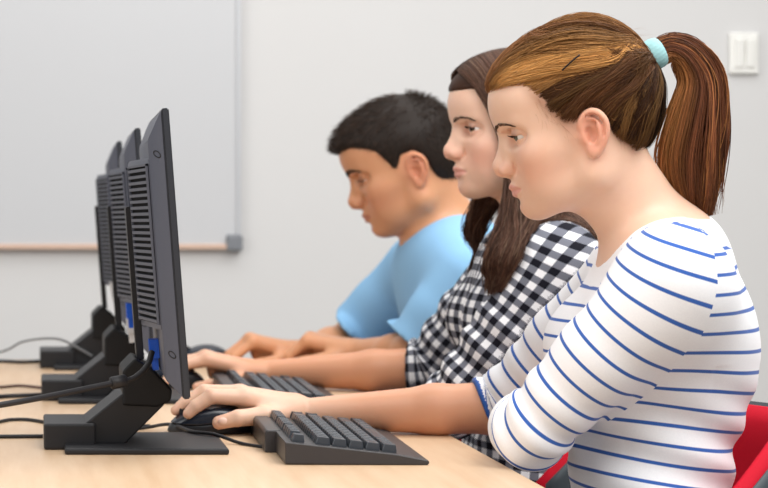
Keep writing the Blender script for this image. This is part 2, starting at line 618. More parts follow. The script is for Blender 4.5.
STEP = .63
MON_Y = 2.60
mons = []
specs = [([(M_BLUE, -.040, .038, 'blue_plug')], 'charcoal monitor nearest the camera, beside the striped shirt'),
         ([(M_BLUE, -.10, .055, 'blue_plug'), (M_WHITEPL, -.045, .03, 'white_plug')], 'charcoal monitor standing second in the row, behind the nearest one'),
         ([(M_WHITEPL, -.10, .065, 'white_plug')], 'charcoal monitor farthest away, last before the back wall')]
for i, (pl, lab) in enumerate(specs):
    m = make_monitor(pl)
    m.location = (0, MON_Y + i * STEP, DESK_Z)
    tag(m, lab, 'monitor', 'monitors in a row on the desk')
    mons.append(m)

# ------------------------------------------------------------------ keyboards
KEY_CACHE = {}


def key_mesh(w, l):
    """keycap: w along the row, l across; tapered with a dished top"""
    k = (round(w, 4), round(l, 4))
    if k not in KEY_CACHE:
        mb = MB()
        def ring(ix, z, cut):
            a, b = l / 2 - ix, w / 2 - ix * .42
            return [(-a + cut, -b, z), (a - cut, -b, z), (a, -b + cut, z), (a, b - cut, z), (a - cut, b, z), (-a + cut, b, z), (-a, b - cut, z), (-a, -b + cut, z)]
        mb.loft([ring(.0004, 0, .001), ring(.0006, .003, .001), ring(.0019, .0086, .0012), ring(.0024, .0092, .0012), ring(.0050, .0085, .001)])
        me = bpy.data.meshes.new('key')
        mb.bm.to_mesh(me); mb.bm.free()
        me.materials.append(M_KEY)
        KEY_CACHE[k] = me
    return KEY_CACHE[k]


U = .019
def key_layout():
    K = []   # (row, start, width, rows)
    y = 0
    for g, n in ((0, 1), (2, 4), (6.5, 4), (11, 4)):
        for i in range(n): K.append((0, g + i, 1, 1))
    rows = [[1] * 13 + [2], [1.5] + [1] * 12 + [1.5], [1.75] + [1] * 11 + [2.25], [2.25] + [1] * 10 + [2.75], [1.25, 1.25, 1.25, 6.25, 1.25, 1.25, 1.25, 1.25]]
    for r, ws in enumerate(rows):
        x = 0
        for w in ws: K.append((r + 1, x, w, 1)); x += w
    nx = 15.35
    for i in range(3): K.append((0, nx + i, 1, 1))
    for r in (1, 2):
        for i in range(3): K.append((r, nx + i, 1, 1))
    K.append((4, nx + 1, 1, 1))
    for i in range(3): K.append((5, nx + i, 1, 1))
    px = 18.7
    for i in range(4): K.append((1, px + i, 1, 1))
    for r in (2, 3, 4):
        for i in range(3): K.append((r, px + i, 1, 1))
    K.append((2, px + 3, 1, 2)); K.append((4, px + 3, 1, 2))
    K.append((5, px, 2, 1)); K.append((5, px + 2, 1, 1))
    return K


ROWX = [.0155, .043, .0615, .080, .0985, .117]


def deck_z(x):   # height of the sloping deck; x from the rear edge of the main body
    return .0255 - (.0255 - .0122) * x / .1235


def make_keyboard():
    r = empty('keyboard', (0, 0, DESK_Z))
    b = MB()
    b.prism([(0, .001), (0, .0255), (.1235, .0122), (.1585, .0055), (.1600, .0025), (.1575, .0)], 'y', 0, .455, .0012, 2)
    b.build('case', M_KBODY, r)
    MB().prism([(-.0125, .0), (-.0125, .0235), (-.0100, .0262), (.006, .0262), (.006, .0)], 'y', .118, .375, .0014, 2).build('rear_ridge', M_KBODY, r)
    slope = math.atan2(.0255 - .0122, .1235)
    ks = []
    for (row, st, w, nr) in key_layout():
        wid = w * U - .0009
        l = .0172 if row else .0150
        x = ROWX[row]
        if nr == 2:
            l = .0172 + .0185; x = (ROWX[row] + ROWX[row + 1]) / 2
        ks.append((.0125 + (st + w / 2) * U, x, wid, l))
    ks.sort(key=lambda k: k[0])
    stuff = ks[100:]
    for (y, x, w, l) in ks[:100]:
        o = bpy.data.objects.new('key', key_mesh(w, l)); COL.objects.link(o); o.parent = r
        o.location = (x, y, deck_z(x) - .0006); o.rotation_euler = (0, slope, 0)
    rest = bmesh.new()
    for (y, x, w, l) in stuff:
        t = bmesh.new(); t.from_mesh(key_mesh(w, l))
        t.transform(Matrix.Translation((x, y, deck_z(x) - .0006)) @ Matrix.Rotation(slope, 4, 'Y'))
        tm = bpy.data.meshes.new('t'); t.to_mesh(tm); rest.from_mesh(tm); t.free(); bpy.data.meshes.remove(tm)
    me = bpy.data.meshes.new('key'); rest.to_mesh(me); rest.free()
    o = link('key', me, M_KEY, r); o['kind'] = 'stuff'
    return r


kb = make_keyboard()
kb.location = (.2815, 2.395, DESK_Z); kb.rotation_euler = (0, 0, math.radians(-1.3))
tag(kb, 'black keyboard nearest the camera, fully in view beside the bent striped elbow', 'keyboard', 'keyboards on the desk')
kb2 = copy_tree(kb)
kb2.location = (.288, 3.02, DESK_Z); kb2.rotation_euler = (0, 0, math.radians(-1.0))
tag(kb2, 'black keyboard behind the bare forearm, under the checked sleeve arm', 'keyboard', 'keyboards on the desk')

# ------------------------------------------------------------------ mice
def make_mouse():
    r = empty('computer_mouse', (0, 0, DESK_Z))
    def body(X, grow):
        x, y, z = X[:, 0], X[:, 1], X[:, 2]
        w = .0300 - .0035 * np.cos((x - .005) * 2 * PI / .075) * 0 - .004 * np.clip(x / .055, -1, 1) * -1 * .4
        top = .0380 - 9.5 * np.clip(x - .006, 0, 1) ** 2 - 7.2 * np.clip(-x + .006, 0, 1) ** 2 - 9.0 * y * y
        e = np.sqrt((x / .0565) ** 2 + (y / w) ** 2 + 1e-9)
        side = (e - 1) * .03
        k = .006
        a, b = side - grow, (z - top) * .8 - grow
        h = np.maximum(k - np.abs(a - b), 0) / k
        return np.maximum(a, b) + h * h * k * .25
    def seam(X): return .011 + 3.2 * (X[:, 0] + .03) ** 2
    F = Field(); F.el((0, 0, .02), (.07, .045, .035)); F.fn(lambda X: body(X, 0.0)); F.fn(lambda X: -(X[:, 2] - .0008), k=.0005)
    F.fn(lambda X: X[:, 2] - seam(X), k=.0008)
    V, Q = F.mesh(.0013, .004); link('base', mesh_np('base', relax(V, Q, 1), Q), M_MOUSEB, r, smooth=True)
    F = Field(); F.el((0, 0, .02), (.07, .045, .035)); F.fn(lambda X: body(X, .0008)); F.fn(lambda X: -(X[:, 2] - seam(X) - .0007), k=.0008)
    V, Q = F.mesh(.0013, .004); sh = link('shell', mesh_np('shell', relax(V, Q, 1), Q), M_MOUSE, r, smooth=True)
    MB().tube([(-.033, -.003, .0275), (-.033, .003, .0275)], .009, 16).build('scroll_wheel', M_DARK, r)
    return r


mouse = make_mouse()
mouse.location = (.228, 2.735, DESK_Z); mouse.rotation_euler = (0, 0, math.radians(4))
tag(mouse, 'black computer mouse under the hand reaching from the striped sleeve', 'mouse', 'mice on the desk')
mouse2 = copy_tree(mouse)
mouse2.location = (.217, 3.395, DESK_Z); mouse2.rotation_euler = (0, 0, math.radians(-6))
tag(mouse2, 'black computer mouse under the hand of the person in the checked shirt', 'mouse', 'mice on the desk')
mouse3 = copy_tree(mouse)
mouse3.location = (at(204, 345, 3.86)[0], 3.86, DESK_Z); mouse3.rotation_euler = (0, 0, math.radians(10))
tag(mouse3, 'black computer mouse farthest back, just left of the blurred fingers of the person in blue', 'mouse', 'mice on the desk')

# ------------------------------------------------------------------ cables
Z0 = DESK_Z


def cable(pts, r, mat, label, n=110):
    o = MB().tube(catmull(pts, n), r, 10).build('cable', mat, None, auto=1.2)
    tag(o, label, 'cable', 'cables behind the monitors')
    return o


def over_edge(y, r=.0025):   # from the desk top down behind its rear edge
    return [np.array([-.335, y, .45]), np.array([-.331, y, .66]), np.array([-.3245, y, .739]), np.array([-.295, y, Z0 + r]), np.array([-.20, y, Z0 + r])]


def on(px, py, r=.0025):   # point on the desk seen at a pixel
    y = (CAM_Z - DESK_Z - r) * FPX / (py - 204)
    return at(px, py, y)

# thick video cable with its ferrite bead, from the blue plug out to the left
vp = [at(152, 352, 2.525), at(147, 366, 2.51), at(134, 378, 2.50), at(118, 382, 2.49), at(90, 388, 2.47), at(50, 396, 2.43), at(0, 405, 2.38), at(-60, 414, 2.33), np.array([-.20, 2.30, .765]), np.array([-.29, 2.30, .7445]), np.array([-.3265, 2.30, .738]), np.array([-.334, 2.30, .68]), np.array([-.335, 2.30, .45])]
vc = empty('video_cable', vp[3])
tag(vc, 'thick black video cable with ferrite bead hanging from the nearest monitor', 'cable', 'cables behind the monitors')
MB().tube(catmull(vp, 120), .0036, 10).build('cord', M_CABLE, vc, world=True, auto=1.2)
fa, fb = at(126, 380.5, 2.494), at(111, 383.3, 2.486)
MB().tube([fa + (fb - fa) * t for t in (0, .06, .94, 1)], [.0058, .0074, .0074, .0058], 14).build('ferrite_bead', M_CABLE, vc, world=True, auto=1.0)
cable(over_edge(2.76) + [on(-60, 434), on(0, 421.5), on(12, 419.5), on(30, 419.8), on(60, 424), on(100, 424.5), on(150, 426)], .0023, M_CABLE,
      'thin black cable lying slack behind the foot of the nearest monitor')
cable(over_edge(2.60) + [on(-50, 437), on(0, 436.5), on(25, 436.3), on(43, 436.2)], .0025, M_CABLE,
      'thin straight black cable running into the foot block of the nearest monitor')
q = [on(105, 428.5), on(140, 428.3), on(170, 430), (at(192, 436, 2.655)), at(215, 439, 2.62), on(240, 443), at(262, 447, 2.56), at(274, 449, 2.555)]
q[3][2] = q[4][2] = Z0 + .0098
q[2][2] = Z0 + .0098
cable(q, .0022, M_CABLE, 'thin black cable crossing the monitor foot plate to the nearest keyboard')
cable(over_edge(3.20, .004) + [on(-40, 400, .004), on(0, 397), on(20, 396), on(46, 395)], .0040, M_CABLE, 'thick black cable leading to the foot of the second monitor')
cable(over_edge(3.42) + [on(-40, 388), on(0, 387), on(20, 385.6), on(45, 388)], .0022, M_CABLEB, 'thin brown cable lying by the foot of the second monitor')
cable(over_edge(3.90, .004) + [on(-40, 361, .004), on(0, 361.5), on(20, 362.3), on(42, 361.5)], .0040, M_CABLE, 'thick black cable leading to the foot of the farthest monitor')
cable(over_edge(3.72)[:4] + [np.array([-.16, 3.78, .755]), at(0, 352, 3.80), at(22, 342, 3.80), at(45, 338.5, 3.80), at(62, 340, 3.80), at(80, 349, 3.80), at(92, 356, 3.80)], .0022, M_CABLEG,
      'grey cable arching up in the air behind the farthest monitor')

# ------------------------------------------------------------------ chairs
def make_chair():
    r = empty('chair', (0, 0, 0))
    # local frame: origin on the floor under the middle of the seat, back towards +x
    def shell(name, t0, t1, mat, grow):
        ns, nw = 41, 17
        front, back = [], []
        for i in range(ns):
            s = -1 + 2 * i / (ns - 1)
            a = s * 1.25
            x = .135 - .28 * (1 - math.cos(a))
            y = .215 * math.sin(a) / math.sin(1.25)
            nx, ny = math.cos(a * .9), math.sin(a * .9)
            zt = .79 - 1.05 * max(0, .072 - x) + grow
            zb = .475 - grow
            colf, colb = [], []
            for j in range(nw):
                w = j / (nw - 1)
                z = zb + (zt - zb) * w
                lean = .05 * (z - .55)
                edge = min(1, min(w, 1 - w) * 6, (1 - abs(s)) * 8)
                rnd = math.sqrt(max(0, 1 - (1 - edge) ** 2))
                tm = (t0 + t1) / 2; th = (t1 - t0) / 2 * max(.15, rnd)
                colf.append((x + lean + nx * (tm - th), y + ny * (tm - th), z))
                colb.append((x + lean + nx * (tm + th), y + ny * (tm + th), z))
            front.append(colf); back.append(colb)
        mb = MB()
        F = [[mb.bm.verts.new(p) for p in c] for c in front]
        Bk = [[mb.bm.verts.new(p) for p in c] for c in back]
        for i in range(ns - 1):
            for j in range(nw - 1):
                mb.bm.faces.new((F[i][j], F[i][j+1], F[i+1][j+1], F[i+1][j]))
                mb.bm.faces.new((Bk[i][j], Bk[i+1][j], Bk[i+1][j+1], Bk[i][j+1]))
        for i in range(ns - 1):
            for j in (0, nw - 1):
                mb.bm.faces.new((F[i][j], F[i+1][j], Bk[i+1][j], Bk[i][j]))
        for j in range(nw - 1):
            for i in (0, ns - 1):
                mb.bm.faces.new((F[i][j], F[i][j+1], Bk[i][j+1], Bk[i][j]))
        bmesh.ops.recalc_face_normals(mb.bm, faces=mb.bm.faces)
        mb.build(name, mat, r, smooth=True)
    shell('backrest', 0.0, .032, M_RED, 0)
    shell('back_shell', .0325, .042, M_SHELL, .002)
    MB().box((-.24, -.21, .425), (.17, .21, .475), .022, 4).build('seat', M_RED, r, auto=.9)
    MB().box((-.22, -.19, .408), (.16, .19, .426), .004).build('seat_pan', M_SHELL, r)
    for sx, sy in ((-1, -1), (-1, 1), (1, -1), (1, 1)):
        MB().tube([(-.03 + sx * .15, sy * .15, .41), (-.03 + sx * .2, sy * .2, .012), (-.03 + sx * .2, sy * .2, 0)], [.012, .011, .013], 12).build('leg', M_STEEL, r, auto=1)
    for sy in (-1, 1):
        MB().tube(catmull([(.10, sy * .09, .415), (.17, sy * .09, .42), (.19, sy * .09, .50), (.193, sy * .085, .64)], 20), .010, 10).build('back_support', M_STEEL, r, auto=1)
    return r


ch = make_chair()
ch.location = (.715, 2.49, 0)
tag(ch, 'red upholstered chair behind the person in the striped shirt', 'chair', 'red chairs along the desk')
ch2 = copy_tree(ch); ch2.location = (.72, 2.49 + STEP, 0)
tag(ch2, 'red upholstered chair under the person in the checked shirt, glimpsed below the bent striped elbow', 'chair', 'red chairs along the desk')
ch3 = copy_tree(ch); ch3.location = (.74, 2.49 + 2 * STEP, 0)
tag(ch3, 'red upholstered chair under the person in the light blue shirt', 'chair', 'red chairs along the desk')
# ------------------------------------------------------------------ people: shared anatomy
class Head:
    """frame of a head: f forward, l to the person's left, u up, origin midway between the ears"""
    def __init__(self, o, yaw, pitch, roll=0.0, s=1.0):
        cy, sy, cp, sp = math.cos(yaw), math.sin(yaw), math.cos(pitch), math.sin(pitch)
        fh = np.array([-cy, sy, 0.0]); z = np.array([0, 0, 1.0])
        f = fh * cp - z * sp
        u = fh * sp + z * cp
        l = np.cross(u, f)
        if roll:
            l, u = l * math.cos(roll) + u * math.sin(roll), u * math.cos(roll) - l * math.sin(roll)
        self.o = np.asarray(o, float); self.R = np.stack([f, l, u], 1); self.s = s

    def w(self, f, l, u): return self.o + self.s * (self.R @ np.array([f, l, u], float))
    def W(self, P): return self.o + self.s * (np.asarray(P, float) @ self.R.T)
    def L(self, X): return ((np.asarray(X, np.float32) - self.o.astype(np.float32)) @ self.R.astype(np.float32)) / np.float32(self.s)
    def d(self, f, l, u): return self.R @ np.array([f, l, u], float)


class HF:
    """adds shapes to a field in head coordinates"""
    def __init__(self, F, H): self.F, self.H = F, H
    def rc(self, a, b, ra, rb, k=.012, op='add'):
        s = self.H.s; self.F.rc(self.H.w(*a), self.H.w(*b), ra * s, rb * s, k * s, op)
    def el(self, c, r, k=.012, op='add', rot=None):
        s = self.H.s; M = self.H.R if rot is None else self.H.R @ np.array(rot)
        self.F.el(self.H.w(*c), np.array(r) * s, M, k * s, op)
    def chain(self, pts, rad, k=.004, op='add'):
        for i in range(len(pts) - 1): self.rc(pts[i], pts[i + 1], rad[i], rad[i + 1], k, op)


def rot3(ax, deg):
    c, s = math.cos(math.radians(deg)), math.sin(math.radians(deg))
    if ax == 'f': return np.array([[1, 0, 0], [0, c, -s], [0, s, c]])
    if ax == 'l': return np.array([[c, 0, s], [0, 1, 0], [-s, 0, c]])
    return np.array([[c, -s, 0], [s, c, 0], [0, 0, 1]])


EYE_C = (.0650, .0315, .0250)
EYE_R = .0118


def head_shape(F, H, male=False, lid=1.0, gaze_down=0.0):
    h = HF(F, H)
    h.el((.0, 0, .050), (.0945, .0725, .083), .02)
    h.el((.0430, 0, .0660), (.0472, .057, .0385), .022)
    h.el((.0345, 0, .002), (.0470, .0580, .055), .025)
    for s in (1, -1):
        h.rc((-.004, s * .053, .002), (-.002, s * (.049 if not male else .052), -.038), .017, .016, .025)
        h.rc((-.002, s * (.048 if not male else .052), -.040), (.060, s * .017, -.0615), .016, .0130, .022)
        h.el((.0455, s * .0430, -.004), (.0255, .018, .017), .020)
        h.el((.0475, s * .032, -.030), (.0270, .021, .026), .020)
    h.el((.059, 0, -.033), (.0338, .0295, .028), .016)
    h.el((.032, 0, -.046), (.046, .044, .028), .02)
    h.el((.0715, 0, -.0610), (.0165, .0195, .0160), .014)
    for s in (1, -1):
        h.rc((.0768 + (.003 if male else 0), s * .011, .0405), (.0630, s * .041, .0405), .0080, .0070, .012)
        # sockets
        h.el((.0920, s * .0370, .0225), (.0335, .0290, .0118), .010, 'sub')
        h.el((.0840, s * .0175, .0225), (.0060, .0060, .0075), .008, 'sub')
    # nose
    h.rc((.0818, 0, .0300), (.0995, 0, -.0020), .0062, .0074, .009)
    for s in (1, -1):
        h.rc((.081, s * .0070, .020), (.0880, s * .0090, -.007), .0072, .0078, .009)
    h.el((.0995, 0, -.0068), (.0097, .0092, .0088), .006)
    for s in (1, -1):
        h.el((.0925, s * .0112, -.0112), (.0098, .0060, .0074), .0045)
    h.rc((.1028, 0, -.0130), (.0930, 0, -.0185), .0043, .0042, .004)
    for s in (1, -1):
        h.el((.0962, s * .0074, -.0190), (.0064, .0034, .0040), .002, 'sub', rot3('u', -s * 18))
        # crease behind the wing of the nose
        h.chain([(.0835, s * .0185, -.006), (.0818, s * .0190, -.012), (.0845, s * .0165, -.0185)], [.0016, .0019, .0012], .0035, 'sub')
    # philtrum and lips
    h.el((.0975, 0, -.0265), (.0032, .0026, .0050), .004, 'sub')
    for s in (1, -1):
        h.chain([(.0915, 0, -.0338), (.0906, s * .0055, -.0325), (.0868, s * .0140, -.0348), (.0800, s * .0228, -.0378)], [.0044, .0043, .0036, .0012], .0030)
        h.chain([(.0890, 0, -.0428), (.0880, s * .0080, -.0424), (.0850, s * .0155, -.0412), (.0800, s * .0222, -.0386)], [.0052, .0048, .0036, .0012], .0030)
    for s in (1, -1):
        h.chain([(.0968, 0, -.0377), (.0948, s * .0080, -.0370), (.0900, s * .0165, -.0376), (.0830, s * .0245, -.0378)], [.0014, .0014, .0016, .0014], .0025, 'sub')
    h.el((.0945, 0, -.0512), (.0058, .0150, .0036), .008, 'sub')
    # lids and eye openings
    for s in (1, -1):
        c = (EYE_C[0], s * EYE_C[1], EYE_C[2])
        h.el(c, (.0134, .0138, .0132), .005)
        # upper lid crease, lower lid bag
        h.chain([(.0765, s * .0225, .0312), (.0790, s * .0310, .0336), (.0730, s * .0405, .0321)], [.0011, .0013, .0010], .003, 'sub')
        o = .0236 - .003 * gaze_down
        h.el((.0785, s * .0318, o), (.0075, .0122, .0038 * lid), .0012, 'sub', rot3('f', s * -4))
        h.el((.0690, s * .0400, o + .0004), (.0066, .0052, .0026 * lid), .0012, 'sub')
    # ears
    for s in (1, -1):
        def e(f, u, w=0.0): return (f * .93 - .002, s * (.0695 + .26 * max(0, -(f - .004)) + w), u * .93 + .001)
        def sweep(P, n, k, op='add'):
            C = catmull(np.array(P), n)
            h.chain([e(c[0], c[1], c[2]) for c in C], list(C[:, 3]), k, op)
        h.el(e(-.0125, .0065, -.0035), (.0150, .0040, .0250), .006, rot=rot3('u', s * 15))
        sweep([(.0010, .0060, .000, .0022), (.0020, .0170, .0025, .0029), (-.0035, .0268, .0035, .0032), (-.0135, .0312, .0035, .0033), (-.0228, .0265, .0035, .0033),
               (-.0280, .0150, .003, .0032), (-.0268, .0020, .002, .0030), (-.0215, -.0090, .001, .0029), (-.0140, -.0170, .0, .0034), (-.0065, -.0215, .0, .0042)], 26, .003)
        h.el(e(-.0055, -.0165, .0005), (.0066, .0040, .0078), .004)
        sweep([(-.0055, .0225, .000, .0016), (-.0150, .0195, .0025, .0024), (-.0195, .0090, .003, .0027), (-.0175, -.002, .0025, .0026), (-.0110, -.0095, .0015, .0028)], 12, .003)
        h.el(e(-.0075, .0035, .0040), (.0068, .0075, .0105), .003, 'sub')
        h.el(e(-.0105, .0165, .0050), (.0060, .0042, .0040), .004, 'sub')
        sweep([(-.0060, .0265, .0050, .0010), (-.0150, .0265, .0052, .0014), (-.0228, .0190, .0052, .0014), (-.0245, .0080, .005, .0012), (-.0215, -.003, .004, .0008)], 14, .002, 'sub')
        h.el(e(.0015, .0010, .0005), (.0046, .0038, .0060), .004)
    return h


def skin_colors(V, H, base, lip, flush, extra=(), tan=None, tan_shade_c=None):
    """colour of the skin: lips, cheeks, ears, painted forearm shade"""
    L = H.L(V)
    C = np.tile(np.array(base[:3], np.float32), (len(V), 1))
    def blend(m, c, a):
        m = (np.clip(m, 0, 1) * a)[:, None]
        return C * (1 - m) + np.array(c[:3], np.float32) * m
    def g(c, r): return np.exp(-(((L - np.array(c, np.float32)) / np.array(r, np.float32)) ** 2).sum(1))
    for s in (1, -1):
        C = blend(g((.062, s * .045, -.016), (.036, .03, .026)), flush, .60)
        C = blend(np.clip(g((-.012, s * .078, .006), (.022, .014, .030)) * 1.6, 0, 1), flush, .95)
        C = blend(g((.093, s * .011, -.012), (.010, .008, .008)), flush, .6)
        C = blend(g((.076, s * .0325, .0240), (.010, .016, .008)), flush, .35)
        C = blend(g((.076, s * .0330, .0258), (.008, .0150, .0042)), (.20, .095, .065), .55)
    C = blend(g((.104, 0, -.008), (.010, .012, .010)), flush, .45)
    C = blend(g((.085, 0, -.062), (.02, .02, .012)), flush, .3)
    if tan is not None:      # arms browner than the face: tan, plus forearm shade put into the colour
        C = blend(np.asarray(tan, np.float32), tan_shade_c, 1.0)
    # lip area in front view
    y = np.abs(L[:, 1]); z = L[:, 2]
    up = -.0290 - .0008 * np.cos(np.clip(y / .005, 0, PI)) - 330e-4 * 0 - 20.0 * np.clip(y - .004, 0, 1) ** 2
    lo = -.0485 + 16.0 * y ** 2
    m = np.clip((up - z) / .0016, 0, 1) * np.clip((z - lo) / .0016, 0, 1) * (L[:, 0] > .068) * np.clip((.0245 - y) / .003, 0, 1)
    C = blend(m, lip, .85)
    for (c, r, a) in extra:
        C = blend(np.exp(-(((V - np.array(c)) / r) ** 2).sum(1)), flush, a)
    return C


def skin_mat(name, rough=.42):
    m = Mat(name)
    nz = m.noise(140, 4)
    c = m.attr('skin', 'Color')
    c2 = m.mix(m.math('MULTIPLY', nz, .12), c, (.62, .25, .17, 1))
    m.set(c2, rough, .38)
    m.b.inputs['Subsurface Weight'].default_value = .16
    m.b.inputs['Subsurface Radius'].default_value = (1.0, .38, .2)
    m.b.inputs['Subsurface Scale'].default_value = .006
    m.bump(m.noise(900, 2), .05, .0004)
    return m.m


def hair_mat(name, rough=.48):
    m = Mat(name)
    m.set(m.attr('tint', 'Color'), rough, .14)
    m.b.inputs['Anisotropic'].default_value = .3
    return m.m


M_SKIN = skin_mat('human_skin')
M_HAIR = hair_mat('hair_strands')
M_SCLERA = plain('eye_white', (.74, .71, .68, 1), .18, .5, grain=.02)
M_PUPIL = plain('pupil_black', (.006, .006, .007, 1), .1, .6)


def iris_mat(name, c):
    m = Mat(name)
    nz = m.noise(900, 3)
    m.set(m.mix(nz, tuple(v * .55 for v in c[:3]) + (1,), c), .12, .6)
    return m.m


M_IRIS_B = iris_mat('brown_iris', (.085, .05, .03, 1))
M_IRIS_G = iris_mat('grey_green_iris', (.13, .14, .11, 1))


def eyes(H, parent, iris, gaze):
    """eyeballs looking along gaze (head coordinates)"""
    g = np.array(gaze, float); g /= np.linalg.norm(g)
    for s in (1, -1):
        c = H.w(EYE_C[0], s * EYE_C[1], EYE_C[2]); r = EYE_R * H.s
        ax = H.R @ g
        t = np.cross(ax, [0, 0, 1.0]); t /= np.linalg.norm(t); b = np.cross(ax, t)
        ang = [0, .10, .20, .32, .44, .54, .64] + list(np.linspace(.7, PI, 14))
        V, Q, T, mi = [c + ax * r * 1.03], [], [], []
        n = 24
        for a in ang[1:]:
            rr = r * (1 + .035 * max(0, 1 - (a / .5) ** 2))
            for k in range(n):
                p = 2 * PI * k / n
                V.append(c + rr * (ax * math.cos(a) + math.sin(a) * (t * math.cos(p) + b * math.sin(p))))
        for k in range(n): T.append((0, 1 + k, 1 + (k + 1) % n))
        for i in range(len(ang) - 2):
            for k in range(n):
                Q.append((1 + i * n + k, 1 + (i + 1) * n + k, 1 + (i + 1) * n + (k + 1) % n, 1 + i * n + (k + 1) % n))
        me = mesh_np('eye', V, Q, T)
        o = link('eye', me, [M_SCLERA, iris, M_PUPIL], parent, smooth=True, world=True)
        mids = np.array([0 if a > .53 else (1 if a > .19 else 2) for a in ang])
        pm = [mids[1 + i] for i in range(len(ang) - 2) for k in range(n)] + [2] * n
        me.polygons.foreach_set('material_index', np.array(pm, np.int32))


def brows_lashes(H, F, parent, col, thick=1.0, lid=1.0, gaze_down=0.0, lash=True):
    for s in (1, -1):
        n = int(130 * thick)
        t = RNG.random(n)
        mid = catmull([(.094, s * .0110, .0362), (.0930, s * .0180, .0398), (.087, s * .0290, .0426), (.078, s * .0400, .0408), (.072, s * .0460, .0372)], 200)
        w = np.interp(t, [0, .15, .5, 1], [.0028, .0030, .0022, .0006]) * thick
        base = mid[(t * 199).astype(int)] + np.stack([np.zeros(n), np.zeros(n), RNG.uniform(-1, 1, n) * w], 1)
        dirv = np.stack([-.25 - .5 * t, s * (.55 + .5 * t), np.interp(t, [0, .4, 1], [.75, .1, -.45])], 1)
        L = (.0052 * (1 - .35 * t))[:, None]
        P = np.stack([base, base + dirv * L * .5, base + dirv * L], 1)
        X = H.W(P.reshape(-1, 3))
        for _ in range(4):
            d = F.ev(X); X = X - (d - .0007 * H.s)[:, None] * F.grad(X)
        strands('eyebrow', X.reshape(n, 3, 3), np.array([.00042, .0004, .0001]) * H.s, np.tile(col[:3], (n, 1)) * RNG.uniform(.7, 1.2, (n, 1)), M_HAIR, parent)
        if lash:
            m = 34
            a = np.linspace(-.80, .92, m)
            o = .0236 - .003 * gaze_down
            y = .0318 + .0125 * np.sin(a) * 1.05
            z = o + (.0040 * lid) * np.cos(a * 1.35) + .0003
            x = EYE_C[0] + np.sqrt(np.maximum(.0137 ** 2 - (y - .0315) ** 2 - (z - EYE_C[2]) ** 2, 1e-6))
            b = np.stack([x - .0004, s * y, z], 1)
            out = np.stack([np.full(m, .8), s * (.15 + .75 * np.sin(a)), np.full(m, -.12)], 1)
            P = np.stack([b, b + out * .0035, b + out * .0062 + np.array([0, 0, .0022])], 1)
            strands('eyelash', H.W(P.reshape(-1, 3)).reshape(m, 3, 3), np.array([.00030, .00024, .00008]) * H.s, np.tile(np.array(col[:3]) * .45, (m, 1)), M_HAIR, parent)


def add_hand(F, wr, fwd, thumb, curl=(.3, .5, .4), spread=.06, size=1.0, tcurl=.3, lift=0.0, thumb_out=.75):
    """hand from the wrist: palm down, fingers curling down; thumb = unit vector to the thumb side"""
    wr = np.asarray(wr, float); f = np.asarray(fwd, float); f /= np.linalg.norm(f)
    t = np.asarray(thumb, float); t = t - f * (t @ f); t /= np.linalg.norm(t)
    n = np.cross(f, t)
    if n[2] < 0: n = -n            # back of the hand
    k = size
    mcp = [wr + k * (f * .083 + t * .024 + n * (.004 + lift)), wr + k * (f * .086 + t * .004 + n * (.007 + lift)),
           wr + k * (f * .081 - t * .014 + n * (.004 + lift)), wr + k * (f * .072 - t * .030 + n * (-.001 + lift))]
    for i, (m, r) in enumerate(zip(mcp, (.0115, .0118, .0112, .0100))):
        F.rc(wr + k * (t * (.012 - .008 * i)) + n * .002 * k, m, .0155 * k, r * k, .012 * k)
    F.rc(wr + k * (f * .035 - t * .004 - n * .006), wr + k * (f * .066 - t * .005 - n * .006), .018 * k, .014 * k, .014 * k)
    lens = [(.042, .025, .021), (.046, .029, .022), (.042, .027, .021), (.033, .020, .019)]
    rads = [(.0098, .0088, .0080, .0068), (.0100, .0089, .0080, .0068), (.0095, .0084, .0076, .0064), (.0084, .0074, .0067, .0058)]
    tips = []
    for i in range(4):
        a = 0.0; p = mcp[i]; pts = [p]
        side = t * (1.5 - i) * spread
        cc = curl[i] if isinstance(curl[0], (tuple, list)) else curl
        for j in range(3):
            a += cc[j]
            d = (f + side) * math.cos(a) - n * math.sin(a); d /= np.linalg.norm(d)
            p = p + d * lens[i][j] * k; pts.append(p)
        F.chain(pts, [r * k for r in rads[i]], .0022 * k, .007 * k)
        tips.append(pts[-1])
    b = wr + k * (f * .020 + t * .018 - n * .006)
    d0 = f * .62 + t * thumb_out - n * .25; d0 /= np.linalg.norm(d0)
    q1 = b + d0 * .040 * k
    d1 = f * .90 + t * (.35 - tcurl) - n * .22; d1 /= np.linalg.norm(d1)
    q2 = q1 + d1 * .031 * k
    d2 = f * .95 + t * (.12 - tcurl) - n * .25; d2 /= np.linalg.norm(d2)
    q3 = q2 + d2 * .024 * k
    F.chain([b, q1, q2, q3], [.0140 * k, .0118 * k, .0100 * k, .0082 * k], .003 * k, .012 * k)
    return tips


def grown(prims, g):
    out = []
    for q in prims:
        q = dict(q)
        if q['t'] == 'rc': q['ra'] += g; q['rb'] += g; q['R'] += g
        elif q['t'] == 'el': q['r'] = q['r'] + g; q['R'] += g
        out.append(q)
    return out


